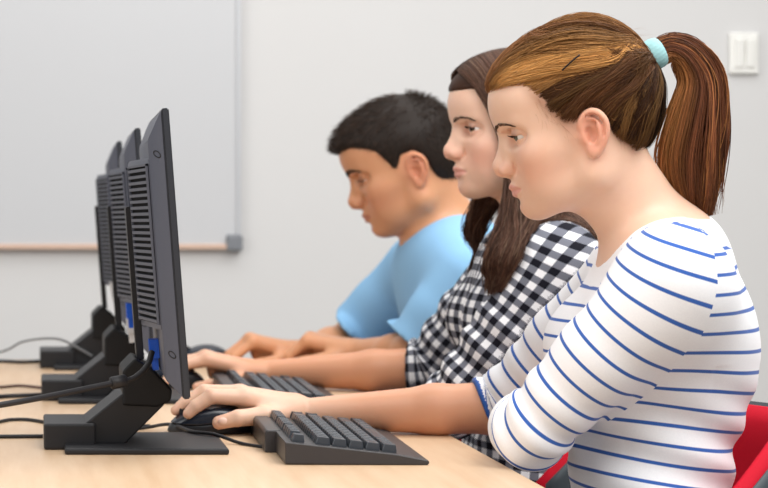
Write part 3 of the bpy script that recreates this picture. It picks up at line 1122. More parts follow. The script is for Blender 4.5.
def trousers_and_shoes(parent, hip, mat, knee_dx=-.40, spread=.11, foot_x=-.36):
    """seated legs under the desk"""
    hx, hy, hz = hip
    F = Field()
    F.el((hx, hy, hz + .02), (.115, .170, .105), None, .03)
    for s in (-1, 1):
        kn = (hx + knee_dx, hy + s * spread, .535); an = (hx + foot_x, hy + s * spread, .11)
        F.rc((hx - .01, hy + s * .09, hz - .005), kn, .082, .056, .04)
        F.rc(kn, ((kn[0] + an[0]) / 2 + .012, kn[1], .34), .056, .052, .02)
        F.rc(((kn[0] + an[0]) / 2 + .012, kn[1], .34), an, .052, .044, .02)
        F.cut((0, 0, .09), (0, 0, -1), (an[0], an[1], .03), .13)
    F.cut((0, 0, hz + .095), (0, 0, 1), (hx, hy, hz + .2), .3)
    V, Q = F.mesh(.008)
    link('trousers', mesh_np('trousers', relax(V, Q, 1), Q), mat, parent, smooth=True, world=True)
    for s in (-1, 1):
        ax, ay = hx + foot_x, hy + s * spread
        G = Field()
        G.rc((ax + .02, ay, .045), (ax - .06, ay, .042), .042, .040, .02)
        G.rc((ax - .06, ay, .042), (ax - .17, ay + s * .012, .034), .040, .033, .02)
        G.rc((ax, ay, .06), (ax, ay, .105), .036, .040, .02)
        G.fn(lambda X: -(X[:, 2] - .002), k=.003)
        V, Q = G.mesh(.006)
        link('shoe', mesh_np('shoe', relax(V, Q, 1), Q), M_SHOE, parent, smooth=True, world=True)


M_JEANS = plain('blue_denim', srgb(58, 74, 104), .8, .2, grain=.18, gscale=300, bump=.1)
M_SHOE = plain('dark_canvas_shoe', srgb(52, 52, 58), .7, .3)


def hermite_noise(X, seed, freqs=((18, 1.0), (35, .5), (70, .25))):
    """smooth pseudo-noise for folds"""
    r = np.random.default_rng(seed)
    out = np.zeros(len(X), np.float32)
    for f, a in freqs:
        for _ in range(3):
            d = r.normal(size=3); d /= np.linalg.norm(d)
            out += a / 3 * np.sin(X @ (d * f).astype(np.float32) + r.uniform(0, 6.28) + 1.5 * np.sin(X @ (r.normal(size=3) * f * .4).astype(np.float32)))
    return out
# ------------------------------------------------------------------ person in the striped shirt
def striped_fabric():
    m = Mat('striped_jersey')
    arm = m.math('GREATER_THAN', m.attr('side'), 0.0)
    def stripes(u, pitch, width):
        f = m.math('FRACT', m.math('DIVIDE', u, pitch))
        dd = m.math('ABSOLUTE', m.math('SUBTRACT', f, .5))
        mr = m.n('ShaderNodeMapRange'); m.l(dd, mr.inputs[0])
        h = width / pitch / 2
        mr.inputs[1].default_value = h * .75; mr.inputs[2].default_value = h * 1.2
        mr.inputs[3].default_value = 1; mr.inputs[4].default_value = 0
        return mr.outputs[0]
    s1 = stripes(m.attr('u_body'), .0215, .0040)
    s2 = stripes(m.attr('u_arm'), .0226, .0040)
    mx = m.n('ShaderNodeMix', data_type='FLOAT'); m.l(arm, mx.inputs[0]); m.l(s1, mx.inputs[2]); m.l(s2, mx.inputs[3])
    fac = m.math('MAXIMUM', mx.outputs[0], m.math('GREATER_THAN', m.attr('trim'), .5))
    nz = m.noise(500, 2)
    blue = m.mix(nz, srgb(48, 88, 166), srgb(60, 104, 182))
    fac = m.math('MULTIPLY', fac, m.math('GREATER_THAN', m.attr('clear'), .0))
    white = m.mix(nz, srgb(236, 236, 240), srgb(246, 246, 248))
    m.set(m.mix(fac, white, blue), .85, .15)
    m.b.inputs['Sheen Weight'].default_value = .15
    m.bump(m.noise(1400, 2), .12, .0004)
    return m.m


M_STRIPE = striped_fabric()


def fold_displace(F, V, amp, seed, parts):
    N = F.grad(V)
    d = amp * hermite_noise(V.astype(np.float32), seed)
    for fn in parts: d = d + fn(V)
    return V + N * d[:, None]


def arm_u(X, sh, el, wr, d=.045):
    """distance along the arm from the shoulder, turning round the inside of the elbow"""
    a = (el - sh); la = np.linalg.norm(a); a = a / la
    b = (wr - el); b = b / np.linalg.norm(b)
    o = (a - b); o /= np.linalg.norm(o)
    p = el - o * d
    na = o - a * (o @ a); na /= np.linalg.norm(na)
    turn = math.acos(float(np.clip(a @ b, -1, 1)))
    Y = X - p
    th = np.clip(np.arctan2(Y @ a, np.maximum(Y @ na, 1e-4)), 0, turn)
    along = (X - sh) @ a
    a0 = np.array([-.30, .05, -.95]); a0 /= np.linalg.norm(a0)
    w0 = np.clip(.5 - (along - .025) / .17, 0, 1); w0 = w0 * w0 * (3 - 2 * w0)
    first = along * (1 - w0) + ((X - sh) @ a0) * w0
    base = (p - sh) @ a
    r0 = d + .030
    u = np.where(Y @ a < 0, first, np.where(th < turn, base + r0 * th, base + r0 * turn + np.maximum(Y @ b, 0)))
    return u


H1 = Head(at(582.5, 141.5, 2.45), math.radians(13.0), math.radians(14), s=.955)
P1 = empty('person', (.735, 2.46, 0))
tag(P1, 'person with auburn ponytail in blue and white striped shirt, nearest the camera, hand on mouse', 'person', 'people working at the monitors')

SHN, ELN, WRN = np.array([.682, 2.285, .951]), np.array([.549, 2.372, .7800]), np.array([.578, 2.575, .772])
SHF, ELF, WRF = np.array([.728, 2.605, .945]), np.array([.585, 2.700, .775]), np.array([.340, 2.735, .764])
NB1 = at(651, 236, 2.455)


def torso1():
    T = Field()
    T.el((.714, 2.46, .575), (.105, .160, .115), None, .05)
    T.el((.703, 2.455, .70), (.078, .120, .13), None, .06)
    T.el((.717, 2.455, .850), (.088, .126, .11), None, .06)
    T.el((.719, 2.455, .912), (.068, .135, .075), None, .05)
    for s in (-1, 1): T.el((.655, 2.455 + s * .062, .865), (.050, .052, .052), None, .03)
    T.rc(NB1 + [.020, 0, -.026], SHN + [.004, .035, .002], .048, .041, .04)
    T.rc(NB1 + [.020, 0, -.026], SHF + [.004, -.035, .002], .048, .041, .04)
    T.rc(SHN + [.012, .03, -.03], (.735, 2.415, .865), .044, .053, .05)
    T.rc(SHF + [.012, -.03, -.03], (.735, 2.495, .865), .044, .053, .05)
    return T.p


def arm1(sh, el, wr, ra=(.046, .041, .033), rf=(.033, .0305, .0185), end=1.0):
    A = Field()
    m = (sh + el) / 2
    A.rc(sh, m, ra[0], ra[1], .035); A.rc(m, el, ra[1], ra[2], .01)
    q = el + (wr - el) * .32
    A.rc(el, q, rf[0], rf[1], .012); A.rc(q, el + (wr - el) * end, rf[1], rf[1] + (rf[2] - rf[1]) * (end - .32) / .68, .012)
    return A.p


TOR1 = torso1(); AN1 = arm1(SHN, ELN, WRN); AF1 = arm1(SHF, ELF, WRF)

B1 = Field()
head_shape(B1, H1, gaze_down=.6)
B1.rc(H1.w(-.018, 0, -.030), NB1 + [.006, 0, -.004], .0465, .047, .026)
B1.rc(H1.w(-.002, 0, -.058), NB1 + [-.014, 0, .0], .026, .030, .02)
B1.p += TOR1 + AN1 + AF1
add_hand(B1, WRN, (.8, .55, -.05), (-.5, .7, .3), size=.90)
# hand on the mouse, joint by joint
hp = dict(idx=[(.268, 2.714, .786), (.226, 2.707, .7885), (.2065, 2.708, .7765), (.1965, 2.709, .7665)],
          mid=[(.264, 2.735, .789), (.219, 2.735, .7915), (.1965, 2.736, .7790), (.1830, 2.737, .7680)],
          rng=[(.268, 2.755, .784), (.226, 2.764, .784), (.2060, 2.770, .7690), (.1950, 2.772, .7560)],
          pky=[(.278, 2.771, .776), (.246, 2.783, .770), (.2290, 2.787, .7580), (.2170, 2.788, .7500)])
for nm, r in (('idx', (.0112, .0095, .0086, .0070)), ('mid', (.0115, .0097, .0087, .0070)), ('rng', (.0108, .0092, .0082, .0068)), ('pky', (.0098, .0082, .0072, .0060))):
    B1.rc(WRF + (np.array(hp[nm][0]) - WRF) * .12 + [0, 0, .003], hp[nm][0], .0150, r[0], .012)
    B1.chain(hp[nm], r, .0022, .006)
B1.rc(WRF + [-.012, -.004, -.002], (.285, 2.735, .776), .0175, .0150, .012)
B1.chain([(.322, 2.722, .764), (.290, 2.697, .765), (.257, 2.688, .763), (.2335, 2.690, .757)], [.0150, .0122, .0102, .0086], .003, .012)
V, Q = B1.mesh(.0015)
V = relax(V, Q, 1, .35)
def cap_line(pts):
    fx = [p[0] for p in pts]; uy = [p[1] for p in pts]
    return lambda L: np.interp(L[:, 0], fx, uy)


LINE1 = cap_line([(-.2, -.020), (-.075, -.020), (-.060, -.024), (-.050, -.022), (-.036, -.004), (-.028, .012), (-.015, .034), (-.004, .034), (.006, .023), (.014, .024), (.0235, .031), (.031, .046), (.044, .062), (.056, .075), (.064, .0815), (.2, .0815)])


def fine_hair(C, V, H, line, colr, amount, f_max=.058):
    """down along the hairline at the temples and nape"""
    L = H.L(V)
    d = line(L) - L[:, 2]
    m = np.exp(-np.clip(d, 0, 1) / .015) * np.clip((f_max - L[:, 0]) / .02, 0, 1) * np.clip((np.abs(L[:, 1]) - .020) / .020, 0, 1) * np.clip((L[:, 2] + .065) / .02, 0, 1)
    m = m * np.clip((.076 - np.abs(L[:, 1])) / .004, 0, 1) * np.clip((L[:, 0] + .075) / .02, 0, 1)
    m = (np.clip(m, 0, 1) * amount)[:, None]
    return C * (1 - m) + np.array(colr) * m


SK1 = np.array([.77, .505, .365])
me = mesh_np('body', V, Q)
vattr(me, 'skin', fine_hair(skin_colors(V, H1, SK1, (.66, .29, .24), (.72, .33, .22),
      [((.234, 2.688, .757), .012, .45), ((.19, 2.71, .767), .012, .4), ((.184, 2.737, .768), .012, .4), ((.226, 2.707, .789), .010, .25)], tan=(V[:, 2] < .86) * np.clip((V[:, 0] - .30) / .12, 0, 1), tan_shade_c=(.71, .36, .215)), V, H1, LINE1, (.26, .115, .06), .7))  # forearm darkened: shade and desk bounce painted into the skin
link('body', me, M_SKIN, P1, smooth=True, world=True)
# nail of the thumb
N1 = Field(); N1.el((.2375, 2.6815, .7600), (.0062, .0026, .0046), None, .002)
V, Q = N1.mesh(.0008); nail = mesh_np('thumbnail', V, Q); vattr(nail, 'skin', np.tile([.86, .58, .48], (len(V), 1))); link('thumbnail', nail, M_SKIN, P1, smooth=True, world=True)
eyes(H1, P1, M_IRIS_G, (1, .42, -.10))
brows_lashes(H1, B1, P1, np.array([.10, .055, .036]), thick=.8, gaze_down=.6)

# shirt
S1 = Field()
S1.p = grown(arm1(SHN, ELN, WRN, end=.60), .0060)
cN, cF = ELN + (WRN - ELN) * .34, at(480, 405, 2.712)
S1.cut(cN, WRN - ELN, cN + (WRN - ELN) * .4, .12, .003)
S1.p += grown(arm1(SHF, ELF, WRF, end=.40), .0055)
S1.cut(cF, np.array([-1, .1, -.30]), cF + (WRF - ELF) * .4, .13, .003)
S1.p += grown(TOR1, .0065)
S1.rc(H1.w(-.010, 0, -.020), NB1 + [-.002, 0, .004], .060, .066, .004, 'sub')
S1.cut((.72, 2.46, .56), (0, 0, -1), (.72, 2.46, .40), .4, .003)
V, Q = S1.mesh(.0026)
V = relax(V, Q, 1, .4)
AA = Field(); AA.p = grown(AN1, .006); AB = Field(); AB.p = grown(AF1, .0055); TT = Field(); TT.p = grown(TOR1, .0065)
dn, df, dt = AA.ev(V), AB.ev(V), TT.ev(V)
un, uf = arm_u(V, SHN, ELN, WRN), arm_u(V, SHF, ELF, WRF)
near = dn < df
ua = np.where(near, un, uf)
seam = np.where(near, V[:, 1] < SHN[1] + .030 + .25 * np.clip(SHN[2] - .02 - V[:, 2], 0, .2), V[:, 1] > SHF[1] - .03)
side = dt - np.minimum(dn, df) + .004
xs = np.interp(V[:, 2], [.86, .90, .945, .985, 1.02], [.696, .704, .714, .713, .706])
cap_ = near & (V[:, 1] < 2.42) & (V[:, 2] > .925) & (un < .09)
side = np.where(cap_, np.maximum(side, .02), side)
side = np.where(near & (V[:, 2] > .85), np.minimum(side, xs - V[:, 0]), side)
foldw = np.clip(side / .01, 0, 1)
cl = lambda x: np.clip(x, 0, 1)
dsp = .0026 * np.sin(ua * 2 * PI / .042 + 2.2 * hermite_noise(V.astype(np.float32), 3, ((14, 1.), (30, .5)))) * foldw * cl((ua - .12) / .1)
waist = cl((.86 - V[:, 2]) / .1) * (1 - foldw)
dsp = dsp + .0036 * np.sin((V[:, 2] + .35 * V[:, 0]) * 2 * PI / .055 + 2.5 * hermite_noise(V.astype(np.float32), 5, ((10, 1.), (24, .5)))) * waist
dsp = dsp + .0015 * hermite_noise(V.astype(np.float32), 9)
Vd = V + S1.grad(V) * dsp[:, None]
me = mesh_np('shirt', Vd, Q)
ub = V[:, 2] + np.interp(V[:, 2], [.6, .8, .86, .92, 1.0], [.16, .14, .06, -.02, -.04]) * (V[:, 0] - .72) + .0022 * hermite_noise(V.astype(np.float32), 21, ((9, 1.), (20, .6)))
vattr(me, 'u_body', ub); vattr(me, 'u_arm', ua + .0010 * hermite_noise(V.astype(np.float32), 22, ((15, 1.), (30, .5)))); vattr(me, 'side', side)
trim = ((V - cF) @ (np.array([-1, .1, -.30]) / 1.049) > -.0045) & (~near) & (df < .01)
nk = dict(S1.p[[i for i, q in enumerate(S1.p) if q['op'] == 'sub' and q['t'] == 'rc'][0]])
vattr(me, 'clear', Field.d1(nk, V.astype(np.float32)) - .025)
vattr(me, 'trim', trim.astype(float))
link('shirt', me, M_STRIPE, P1, smooth=True, world=True)
trousers_and_shoes(P1, (.728, 2.46, .56), M_JEANS)

# hair
HV1 = Field()
h = HF(HV1, H1)
h.el((-.002, 0, .050), (.0955, .0775, .0915), .02)
h.el((.040, 0, .074), (.0545, .056, .048), .03)
h.el((-.020, 0, .092), (.060, .058, .0505), .03)
h.el((-.060, 0, .055), (.040, .055, .050), .03)
h.el((-.046, 0, .006), (.036, .053, .040), .025)
CAP1 = Field(); CAP1.p = [dict(q) for q in HV1.p]
CAP1.p = grown(CAP1.p, -.0046)
CAP1.fn(lambda X: (lambda L: (LINE1(L) - L[:, 2]) * .6)(H1.L(X)), k=.007)
V, Q = CAP1.mesh(.0030)
V = relax(V, Q, 2)
L = H1.L(V)
DK, MD, GD, AU = np.array([.050, .026, .015]), np.array([.150, .060, .024]), np.array([.70, .35, .11]), np.array([.115, .038, .016])


def tint1(L, n):
    """mixture of browns by the lane of the root"""
    r = RNG.random(n)[:, None]
    f, y, u = L[:, 0], np.abs(L[:, 1]), L[:, 2]
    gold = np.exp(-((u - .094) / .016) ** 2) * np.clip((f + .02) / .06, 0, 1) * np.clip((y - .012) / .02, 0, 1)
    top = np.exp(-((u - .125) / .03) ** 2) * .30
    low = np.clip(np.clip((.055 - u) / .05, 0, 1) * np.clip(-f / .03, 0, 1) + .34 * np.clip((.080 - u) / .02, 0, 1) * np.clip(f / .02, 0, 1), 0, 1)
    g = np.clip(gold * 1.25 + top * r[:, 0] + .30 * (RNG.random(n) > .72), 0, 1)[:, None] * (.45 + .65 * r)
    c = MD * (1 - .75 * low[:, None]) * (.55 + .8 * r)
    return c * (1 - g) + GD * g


me = mesh_np('hair', V, Q)
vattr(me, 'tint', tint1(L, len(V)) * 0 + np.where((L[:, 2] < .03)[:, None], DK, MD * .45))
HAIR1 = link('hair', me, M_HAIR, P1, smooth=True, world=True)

TIE = (-.0950, 0, .0735)
tie_w = H1.w(*TIE)


def project(X, F, off, it=4):
    for _ in range(it):
        d = F.ev(X); X = X - (d - off)[:, None] * F.grad(X)
    return X


def pulled_back(n, M=18, NC=150):
    T = np.array(TIE)
    # roots: over the cap and, denser, along its front edge
    Lc = L[(L[:, 2] > LINE1(L) + .001) & (L[:, 0] > -.095)]
    dT = np.linalg.norm(Lc - T, axis=1)
    Lc = Lc[dT > .03]
    edge = Lc[(Lc[:, 2] < LINE1(Lc) + .010) | (Lc[:, 0] > .078)]
    R = np.concatenate([Lc[RNG.integers(0, len(Lc), n // 2)], edge[RNG.integers(0, len(edge), n - n // 2)]])
    R = R + RNG.normal(size=R.shape) * .0012
    K = R[RNG.integers(0, n, NC)]
    ci = np.argmin(((R[:, None] - K[None]) ** 2).sum(2), 1)
    t = np.linspace(0, 1, M)[None, :, None]

    def path(R, bend):
        ctrl = (R + T) / 2
        low = np.clip((.075 - R[:, 2]) / .06, 0, 1)
        ctrl[:, 2] += np.where(R[:, 0] > .0, -.014 * low + .010 * (1 - low), .0) + bend[:, 0]
        ctrl[:, 0] += bend[:, 1]
        fr = (R[:, 0] > -.002) & (R[:, 2] < .052)
        ctrl[:, 2] = np.where(fr, np.maximum(ctrl[:, 2], .062), ctrl[:, 2])
        ctrl[:, 0] = np.where(fr, ctrl[:, 0] + .018, ctrl[:, 0])
        ctrl[:, 1] += np.sign(R[:, 1]) * .045 * np.clip(np.abs(R[:, 1]) / .03, 0, 1)
        return R[:, None] * (1 - t) ** 2 + 2 * ctrl[:, None] * t * (1 - t) + T * t ** 2
    bend = RNG.normal(size=(NC, 2)) * [.008, .007]
    Pc = path(K, bend)
    # each lock sways a little from its own line
    sway = RNG.normal(size=(NC, 1, 3)) * .0018 * np.sin(t * PI * RNG.uniform(1, 2.5, (NC, 1, 1)) + RNG.uniform(0, 6, (NC, 1, 1))) * np.sin(t * PI)
    Pc = Pc + sway
    P = path(R, bend[ci])
    g = .62 * np.clip(t * 2.2, 0, 1) ** 2 * np.clip((1.25 - t) * 2, 0, 1)
    P = P * (1 - g) + Pc[ci] * g + RNG.normal(size=(n, 1, 3)) * .0022 * np.sin(t * PI)
    P = P + (RNG.normal(size=(n, 3)) * .005)[:, None] * t ** 3
    wob = RNG.normal(size=(n, 1, 3)) * .0011 * np.sin(t * PI * RNG.uniform(1, 4, (n, 1, 1)) + RNG.uniform(0, 6, (n, 1, 1))) * np.sin(t * PI)
    X = H1.W((P + wob).reshape(-1, 3)).astype(np.float32)
    lift = np.abs(RNG.normal(0, .0034, NC))
    off = (RNG.uniform(-.0012, .0016, n) + lift[ci] * RNG.uniform(.4, 1, n))[:, None] * np.sin(PI * np.linspace(.12, .95, M)) + .0006 * np.sin(t[0, :, 0] * 9 + RNG.uniform(0, 6, (n, 1)))
    off[:, 0] -= .0025
    off -= .0040
    X = project(X, HV1, off.reshape(-1).astype(np.float32))
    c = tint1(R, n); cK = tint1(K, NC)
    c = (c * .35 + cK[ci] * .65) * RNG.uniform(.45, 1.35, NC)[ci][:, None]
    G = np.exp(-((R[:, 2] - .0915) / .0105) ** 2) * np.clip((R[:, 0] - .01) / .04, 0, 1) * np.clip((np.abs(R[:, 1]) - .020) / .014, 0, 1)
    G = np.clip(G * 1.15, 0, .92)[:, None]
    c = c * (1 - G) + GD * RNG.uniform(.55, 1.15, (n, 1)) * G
    return R, X.reshape(n, M, 3), c


R, X, c = pulled_back(13000)
tt = np.linspace(0, 1, X.shape[1])
rad_all = np.tile(np.interp(tt, [0, .12, .9, 1], [.00012, .00033, .00032, .00025]), (len(X), 1))
# baby hairs at the temple and nape, fly-aways on top
M_ = X.shape[1]
t = np.linspace(0, 1, M_)[None, :, None]
m_ = 90
Ls = L[(np.abs(L[:, 2] - LINE1(L)) < .005) & (np.abs(L[:, 1]) > .03) & (((L[:, 0] > .006) & (L[:, 0] < .040)) | ((L[:, 0] < -.03) & (L[:, 0] > -.062)))]
Rr = H1.W(Ls[RNG.integers(0, len(Ls), m_)]).astype(np.float32)
Rr = project(Rr, B1, np.full(m_, .0002, np.float32), 6)
Rr = Rr[H1.L(Rr)[:, 0] < .047]; m_ = len(Rr)
nr = B1.grad(Rr)
dirs = np.stack([RNG.normal(-.004, .003, m_), np.zeros(m_), -RNG.uniform(.003, .016, m_)], 1) @ H1.R.T
dirs = dirs - nr * (dirs * nr).sum(1, keepdims=True)
Pb = Rr[:, None] + dirs[:, None] * t + nr[:, None] * .0010 * t + RNG.normal(size=(m_, 1, 3)) * .0018 * t ** 2
f_ = 60
Ls = L[L[:, 2] > .10]
Rr = Ls[RNG.integers(0, len(Ls), f_)]
P = Rr[:, None] + (np.stack([-RNG.uniform(.01, .03, f_), RNG.normal(0, .01, f_), RNG.uniform(-.008, .004, f_)], 1))[:, None] * t
P[:, :, 2] += .005 * np.sin(t[0, :, 0] * PI) * RNG.uniform(0, 1, (f_, 1))
Pf = H1.W(P.reshape(-1, 3)).reshape(f_, M_, 3)
fine = np.tile(np.interp(tt, [0, 1], [.00009, .00003]), (m_ + f_, 1))
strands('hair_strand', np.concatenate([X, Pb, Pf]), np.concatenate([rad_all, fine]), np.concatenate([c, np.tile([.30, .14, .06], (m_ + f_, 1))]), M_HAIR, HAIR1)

# ponytail
def ponytail(n=4200, M=26):
    Y = 2.45
    Pc = [(660, 52.5), (673, 47.5), (690, 57), (702, 82), (698, 120), (692, 158), (694, 190), (700, 218)]
    W = [.0125, .0150, .0195, .0250, .0340, .0365, .0280, .0110]
    C = np.array([at(px, py, Y) for px, py in Pc])
    cc = catmull(C, M); ww = catmull(np.array(W)[:, None], M)[:, 0]
    T = np.gradient(cc, axis=0); T /= np.linalg.norm(T, axis=1, keepdims=True)
    D = np.array([math.sin(YAW + .14), math.cos(YAW + .14), 0.0])
    A = np.cross(T, D); A /= np.linalg.norm(A, axis=1, keepdims=True)
    th = RNG.uniform(0, 2 * PI, n); rr = np.sqrt(RNG.random(n)) ** .8
    a, b = rr * np.cos(th), rr * np.sin(th)
    tt = np.linspace(0, 1, M)
    P = cc[None] + A[None] * (a[:, None] * ww[None])[..., None] + D[None, None] * (b[:, None] * ww[None] * .85)[..., None]
    # locks: strands gather in clumps and wave together
    ck = (np.floor((a + 1) * 5) * 7 + np.floor((b + 1) * 4)).astype(int)
    ph = np.random.default_rng(4).uniform(0, 6.28, 200)[ck]; am = np.random.default_rng(5).normal(0, 1, 200)[ck]
    wave = (am * .0062)[:, None] * np.sin(tt[None] * 5 + ph[:, None]) * tt[None] + (RNG.normal(0, .0016, n))[:, None] * np.sin(tt[None] * RNG.uniform(4, 10, (n, 1)) + RNG.uniform(0, 6, (n, 1)))
    P = P + A[None] * wave[..., None]
    fly = (RNG.random(n) < .05)[:, None] * RNG.normal(0, .008, (n, 1)) * tt[None] ** 2
    P = P + A[None] * fly[..., None]
    end = np.clip(RNG.normal(.93, .07, n), .6, 1.0)
    # cut lengths: resample each path
    idx = tt[None] * end[:, None] * (M - 1)
    i0 = np.clip(idx.astype(int), 0, M - 2); f = (idx - i0)[..., None]
    ar = np.arange(n)[:, None]
    P = P[ar, i0] * (1 - f) + P[ar, i0 + 1] * f
    r = RNG.random(n)[:, None]
    outer = np.clip(-a * 1.0 - .15, 0, 1)[:, None]     # outside of the bend is lighter orange
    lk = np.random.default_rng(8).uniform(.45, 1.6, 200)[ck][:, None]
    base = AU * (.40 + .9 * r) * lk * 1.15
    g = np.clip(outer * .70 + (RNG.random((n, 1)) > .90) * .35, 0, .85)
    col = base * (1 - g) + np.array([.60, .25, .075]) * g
    col = np.repeat(col[:, None], M, 1)
    tipm = np.clip((tt - .72) / .28, 0, 1)[None, :, None] * .25
    col = col * (1 - tipm) + np.array([.30, .12, .05]) * tipm
    return P, col


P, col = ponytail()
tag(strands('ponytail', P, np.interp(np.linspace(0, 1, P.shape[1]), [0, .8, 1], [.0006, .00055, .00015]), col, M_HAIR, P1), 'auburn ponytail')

# hair tie
M_TEAL = plain('pale_teal_ribbed_elastic', srgb(156, 200, 202), .8, .2, grain=.12, gscale=500, bump=.2)
ax = at(669, 47.5, 2.45) - at(650, 56.5, 2.45); ax /= np.linalg.norm(ax)
c0 = at(653.5, 54.5, 2.45)
tA = np.cross(ax, [0, 1.0, 0]); tA /= np.linalg.norm(tA); tB = np.cross(ax, tA)
rings = []
for (o, r) in ((-.0085, .0145), (-.0095, .0172), (-.0075, .0192), (-.0035, .0200), (.001, .0205), (.0055, .0200), (.0090, .0188), (.0105, .0168), (.0095, .0140)):
    ring = []
    for k in range(72):
        p = 2 * PI * k / 72
        rr = r * .84 * (1 + .030 * math.cos(p * 24 + o * 250)) + .0006 * math.sin(o * 1500)
        ring.append(c0 + ax * o + rr * (tA * math.cos(p) + tB * math.sin(p)))
    rings.append(ring)
mb = MB(); mb.loft(rings + [rings[0]], cap=False)
bmesh.ops.remove_doubles(mb.bm, verts=mb.bm.verts, dist=1e-6)
tag(mb.build('hair_tie', M_TEAL, P1, smooth=True, world=True), 'pale teal hair tie')

# hair clip lying on the swept side
ray_t = [project(np.array([at(px, py, 2.37)], np.float32), HV1, np.array([.0065], np.float32), 8)[0] for px, py in ((561, 68), (567, 62.5), (573, 57), (580, 51.5))]
MB().tube(catmull(ray_t, 12), .0010, 8).build('hair_clip', plain('dark_metal_clip', srgb(44, 34, 30), .35, .5, .6), P1, world=True, smooth=True)
# ------------------------------------------------------------------ person in the checked shirt
def checked_fabric():
    m = Mat('black_white_gingham')
    side = m.math('GREATER_THAN', m.attr('side'), 0.0)
    def pick(a, b):
        mx = m.n('ShaderNodeMix', data_type='FLOAT'); m.l(side, mx.inputs[0]); m.l(m.attr(a), mx.inputs[2]); m.l(m.attr(b), mx.inputs[3])
        return mx.outputs[0]
    def band(u):
        f = m.math('FRACT', m.math('DIVIDE', u, .0205))
        return m.math('LESS_THAN', f, .5)
    A, B = band(pick('u_body', 'u_arm')), band(pick('v_body', 'v_arm'))
    c = m.mix(m.math('MULTIPLY', m.math('ADD', A, B), .5), srgb(238, 238, 240), srgb(20, 21, 30))
    both = m.math('MULTIPLY', A, B)
    one = m.math('SUBTRACT', m.math('ADD', A, B), both)
    c = m.mix(one, srgb(238, 238, 240), srgb(112, 114, 124))
    c = m.mix(both, c, srgb(22, 22, 31))
    m.set(c, .85, .15)
    m.bump(m.noise(1200, 2), .1, .0004)
    return m.m


M_CHECK = checked_fabric()


def torso_general(c, dx, wide=.135, NB=None, sh=(), deep=.086):
    """c: hip centre (x, y, z); dx: how far the chest sits towards -x of the hips"""
    T = Field(); x, y, z = c
    T.el((x, y, z), (.105, wide + .028, .115), None, .05)
    T.el((x - dx * .25, y, z + .13), (deep - .004, wide - .012, .13), None, .06)
    T.el((x - dx * .7, y, z + .28), (deep, wide - .006, .11), None, .06)
    T.el((x - dx, y, z + .355), (deep - .012, wide + .004, .075), None, .05)
    for s in sh:
        T.rc(NB + [.02, 0, -.016], s + [.004, .035 if s[1] < y else -.035, .004], .050, .042, .04)
    return T


H2 = Head(at(516, 143, 3.08), math.radians(-3.0), math.radians(3.5), s=.965)
P2 = empty('person', (.76, 2.46 + STEP, 0))
tag(P2, 'person with long straight brown hair in black and white checked shirt, sitting in the middle', 'person', 'people working at the monitors')
NB2 = at(541, 222, 3.09)
SH2N, EL2N, WR2N = np.array([.715, 2.915, .940]), np.array([.572, 2.950, .752]), np.array([.665, 3.11, .770])
SH2F, EL2F, WR2F = np.array([.725, 3.245, .940]), np.array([.612, 3.315, .776]), np.array([.352, 3.385, .764])
T2 = torso_general((.716, 3.09, .575), -.009, .130, NB2, (SH2N, SH2F), .084)
for s in (-1, 1): T2.el((.665, 3.09 + s * .062, .865), (.050, .052, .052), None, .03)
A2N = arm1(SH2N, EL2N, WR2N); A2F = arm1(SH2F, EL2F, WR2F, rf=(.034, .031, .0185))
B2 = Field()
head_shape(B2, H2, lid=.85)
B2.rc(H2.w(-.020, 0, -.030), NB2 + [.010, 0, 0], .0470, .049, .028)
B2.rc(H2.w(-.004, 0, -.058), NB2 + [-.012, 0, 0], .024, .028, .03)
B2.p += T2.p + A2N + A2F
add_hand(B2, WR2F, (-1, .02, .10), (0, -1, 0), curl=(.30, .42, .30), size=.95, lift=.012, tcurl=.35)
add_hand(B2, WR2N, (.5, .8, 0), (-.8, .4, .2), size=.90)
V, Q = B2.mesh(.0021)
V = relax(V, Q, 1, .3)
me = mesh_np('body', V, Q)
vattr(me, 'skin', skin_colors(V, H2, (.78, .51, .375), (.62, .27, .22), (.76, .34, .24), tan=(V[:, 2] < .86) * np.clip((V[:, 0] - .22) / .12, 0, 1), tan_shade_c=(.66, .315, .175)))
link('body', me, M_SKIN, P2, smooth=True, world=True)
eyes(H2, P2, M_IRIS_B, (1, .55, -.03))
brows_lashes(H2, B2, P2, np.array([.06, .035, .025]), thick=.8, lid=.85)

S2 = Field()
S2.p = grown(arm1(SH2N, EL2N, WR2N, end=.5), .0085)
cN = EL2N + (WR2N - EL2N) * .30
S2.cut(cN, WR2N - EL2N, cN + (WR2N - EL2N) * .4, .10, .003)
S2.p += grown(arm1(SH2F, EL2F, WR2F, end=.4, rf=(.034, .031, .0185)), .0095)
cF = at(421, 366, 3.325)
S2.cut(cF, (-1, .15, -.15), cF + (WR2F - EL2F) * .4, .10, .003)
S2.p += grown(T2.p, .010)
S2.rc(H2.w(-.006, 0, -.03), NB2 + [-.02, 0, -.012], .058, .062, .004, 'sub')
S2.cut((.72, 3.09, .52), (0, 0, -1), (.72, 3.09, .38), .4, .003)
V, Q = S2.mesh(.0032)
V = relax(V, Q, 1, .4)
Vf = V.astype(np.float32)
AA = Field(); AA.p = grown(A2N, .0085); AB = Field(); AB.p = grown(A2F, .0095); TT = Field(); TT.p = grown(T2.p, .010)
dn, df, dt = AA.ev(V), AB.ev(V), TT.ev(V)
near = dn < df
ua = np.where(near, arm_u(V, SH2N, EL2N, WR2N), arm_u(V, SH2F, EL2F, WR2F))


